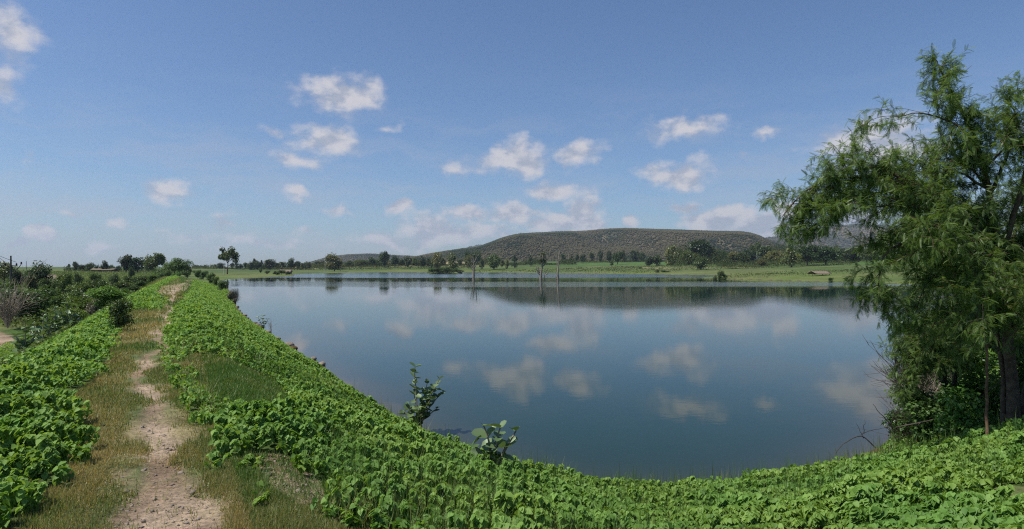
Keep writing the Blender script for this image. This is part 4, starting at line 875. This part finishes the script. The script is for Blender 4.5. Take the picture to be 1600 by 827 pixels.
for i in range(24):
    t = 1.3 + i * .155 + gg.uniform(-.07, .07); j = int(t) + 1; f = t + 1 - j
    p = NA[j] + (NA[j + 1] - NA[j]) * f; r_s = gg.uniform(.09, .24)
    x_, y_ = p[0] + gg.uniform(-.4, .2), p[1]
    o = stone(CX, 500, r_s, 'brown stone in the line of rocks edging the left shoreline', M_rock2 if i % 3 else M_rock, 20 + i, group='rocks edging the left shoreline', d=50)
    o.location = (x_, y_, max(WZ, ground_z(x_, y_)) + .05)

# fallen branches by the water
def branch(name, lines, label, mat, seed, r0=.012):
    gg = np.random.default_rng(seed); parts = [tube(curve_pts(q3(*l), 12, .012, gg), np.linspace(r0 * k, r0 * k * .35, 12), 5) for l, k in lines]
    V, Fc = join(parts); c = V[0].copy(); o = link(name, npmesh(name, V - c, Fc, mat, smooth=True)); o.location = c
    return tag(o, label, 'branch')
branch('dead_branch', [([(1400, 676, 12.2), (1385, 655, 12.2), (1362, 632, 12.2)], 1), ([(1385, 655, 12.2), (1372, 650, 12.3)], .5)], 'single bare stick pointing up over the water', MB_dark, 1)
branch('dead_branch', [([(1368, 700, 11.8), (1350, 678, 11.8), (1330, 685, 11.7), (1312, 700, 11.6), (1300, 715, 11.5), (1306, 728, 11.4)], 1), ([(1350, 678, 11.8), (1352, 655, 11.8)], .6), ([(1345, 680, 11.8), (1360, 672, 11.9), (1385, 668, 12)], .6), ([(1350, 685, 11.8), (1338, 662, 11.8)], .5)], 'tangled bare branches drooping over the brown boulders', MB_dark, 2)
branch('dead_branch', [([(1400, 668, 10.4), (1460, 655, 10.2), (1520, 632, 10), (1575, 590, 9.8)], 1.6), ([(1440, 660, 10.2), (1430, 672, 10)], .8)], 'long fallen branch lying through the shrubs under the acacia', MB_dark, 3, .009)

# ---------------------------------------------------------------- huts, poles, wires
M_thatch = mat_plain('old_thatch', (.13, .105, .075), (.27, .22, .16), 5, bump=.05)
M_mud = mat_plain('mud_wall', (.26, .14, .08), (.36, .21, .13), 2)
M_pole = mat_plain('weathered_steel', (.05, .05, .05), (.10, .10, .095), 3)
M_pale = mat_plain('pale_concrete', (.42, .40, .36), (.55, .52, .47), 3)
M_black = mat_plain('dark_opening', (.012, .011, .01), (.02, .018, .015), 3)
def box(c, s, rz=0):
    V = np.array([(i, j, k) for i in (-.5, .5) for j in (-.5, .5) for k in (-.5, .5)]) * s
    cr, sr = math.cos(rz), math.sin(rz); V = np.c_[V[:, 0] * cr - V[:, 1] * sr, V[:, 0] * sr + V[:, 1] * cr, V[:, 2]] + c
    return V, np.array([(0, 1, 3, 2), (4, 6, 7, 5), (0, 4, 5, 1), (2, 3, 7, 6), (0, 2, 6, 4), (1, 5, 7, 3)])
def gable(L, Wd, z0, rise, th_, over=.4):
    parts = []
    for s in (-1, 1):
        y0 = s * (Wd / 2 + over); zz = z0 - over * rise / (Wd / 2); X = L / 2 + over
        n = 9; xs = np.linspace(-X, X, n); gg_ = np.random.default_rng(3)
        top = [(x, 0, z0 + rise + gg_.normal(0, .04)) for x in xs]; bot = [(x, y0, zz + gg_.normal(0, .06)) for x in xs]
        V = np.array(top + bot + [(a, b, c - th_) for a, b, c in top] + [(a, b, c - th_) for a, b, c in bot])
        Fc = []
        for i in range(n - 1):
            Fc += [(i, i + 1, n + i + 1, n + i), (2 * n + i, 3 * n + i, 3 * n + i + 1, 2 * n + i + 1), (n + i, n + i + 1, 3 * n + i + 1, 3 * n + i), (i, 2 * n + i, 2 * n + i + 1, i + 1)]
        Fc += [(0, n, 3 * n, 2 * n), (n - 1, 3 * n - 1, 4 * n - 1, 2 * n - 1)]
        parts.append((V, np.array(Fc)))
    return join(parts)
def hut(px, d, L, Wd, wall, rise, rz, label, open_=False, wallmat=None):
    x, y = (px - CX) / F * d, d; z = ground_z(x, y); r = empty('hut', (x, y, z - .05), label, 'hut'); r.rotation_euler = (0, 0, rz)
    V, Fc = gable(L, Wd, wall, rise, .14); link('roof', npmesh('roof', V, Fc, M_thatch), r)
    for sx in (-1, 1):
        for sy in (-1, 0, 1): V, Fc = tube([(sx * (L / 2 - .1), sy * (Wd / 2 - .1), -.1), (sx * (L / 2 - .1), sy * (Wd / 2 - .1), wall + (rise * .9 if sy == 0 else 0))], [.09, .08], 6); link('post', npmesh('post', V, Fc, MB_bark), r)
    if not open_:
        V, Fc = box((0, Wd / 2 - .2, wall / 2), (L - .3, .15, wall)); link('back_wall', npmesh('back_wall', V, Fc, wallmat or M_mud), r)
        V, Fc = box((L * .2, -Wd / 2 + .25, wall / 2), (L * .5, .15, wall)); link('front_wall', npmesh('front_wall', V, Fc, wallmat or M_mud), r)
hut(1280, 205, 5.6, 3.4, .9, .75, .25, 'low open shelter with a sagging thatched roof on the right bank', True)
hut(447, 400, 6.5, 4.5, 1.5, 1.2, .15, 'small hut with a tan thatched roof on the left meadow')
hut(84, 128, 5.5, 4, 1.3, 1.8, -.5, 'little grey thatched hut with an orange wall on the low ground')
hut(164, 330, 11, 5, 1.5, .6, .1, 'long low orange walled hut on the left horizon')
def pole(px, d, top_y, r0, label, mat, name='utility_pole', arms=True):
    x, y = (px - CX) / F * d, d; z = ground_z(x, y); H = EYE + (HY - top_y) / F * d - z
    root = empty(name, (x, y, z - .1), label, 'pole'); V, Fc = tube([(0, 0, -.2), (0, 0, H * .5), (0, 0, H)], [r0, r0 * .8, r0 * .6], 8); link('post', npmesh('post', V, Fc, mat, smooth=True), root)
    if arms:
        V, Fc = box((0, 0, H - .9), (1.5, .09, .09)); link('cross_arm', npmesh('cross_arm', V, Fc, mat), root)
        V, Fc = tube([(0, 0, H - 2.0), (.9, 0, H - 1.1), (1.2, 0, H - .7)], [.04, .04, .04], 5); link('brace', npmesh('brace', V, Fc, mat), root)
        for ax_, az_ in ((0, H), (-.65, H - .85), (.65, H - .85), (1.2, H - .7)):
            V, Fc = tube([(ax_, 0, az_), (ax_, 0, az_ + .12), (ax_, 0, az_ + .2), (ax_, 0, az_ + .26)], [.05, .10, .06, .08], 7); link('insulator', npmesh('insulator', V, Fc, M_black), root)
    return np.array([x, y, z + H])
pt = pole(17, 70, 402, .13, 'dark steel utility pole with cross arm near the left edge', M_pole)
pole(41, 420, 408, .22, 'tiny distant pole left of the broad dark tree', M_pole, arms=False)
pole(508, 470, 408, .16, 'thin pale pole beside the sunlit yellowish tree', M_pale, 'marker_post', False)
pole(350, 285, 410, .16, 'short pale pole beside the lone open crowned tree', M_pale, 'marker_post', False)
pole(154, 330, 412, .16, 'pale pole beside the long orange walled hut', M_pale, 'marker_post', False)
for i, (dx, dz, lab) in enumerate([(-.65, -.55, 'upper overhead wire running from the utility pole out of the picture'), (.65, -.58, 'lower overhead wire running from the utility pole out of the picture')]):
    a = pt + [dx, 0, dz]; b = P3(-160 - 40 * i, 230 + 40 * i, 45); pts = np.array([a + (b - a) * t - [0, 0, 3.2 * t * (1 - t)] for t in np.linspace(0, 1, 24)])
    V, Fc = tube(pts, np.full(24, .018), 4); tag(link('overhead_wire', npmesh('overhead_wire', V, Fc, M_black)), lab, 'wire')

# ---------------------------------------------------------------- haze: one box of even, thin air round the whole place
m, N, surf, out = mat_new('hazy_air')
pv = N.n('ShaderNodeVolumePrincipled'); pv.inputs['Color'].default_value = (.74, .86, 1, 1); pv.inputs['Density'].default_value = .00008; pv.inputs['Anisotropy'].default_value = .2
N.put(out.inputs['Volume'], pv.outputs[0])
zlo = float(min(GZ.min(), WZ)) - 1; zhi = 460
V, Fc = box((0, 0, (zlo + zhi) / 2), (19000, 19000, zhi - zlo)); tag(link('haze', npmesh('haze', V, Fc, m)), kind='stuff')
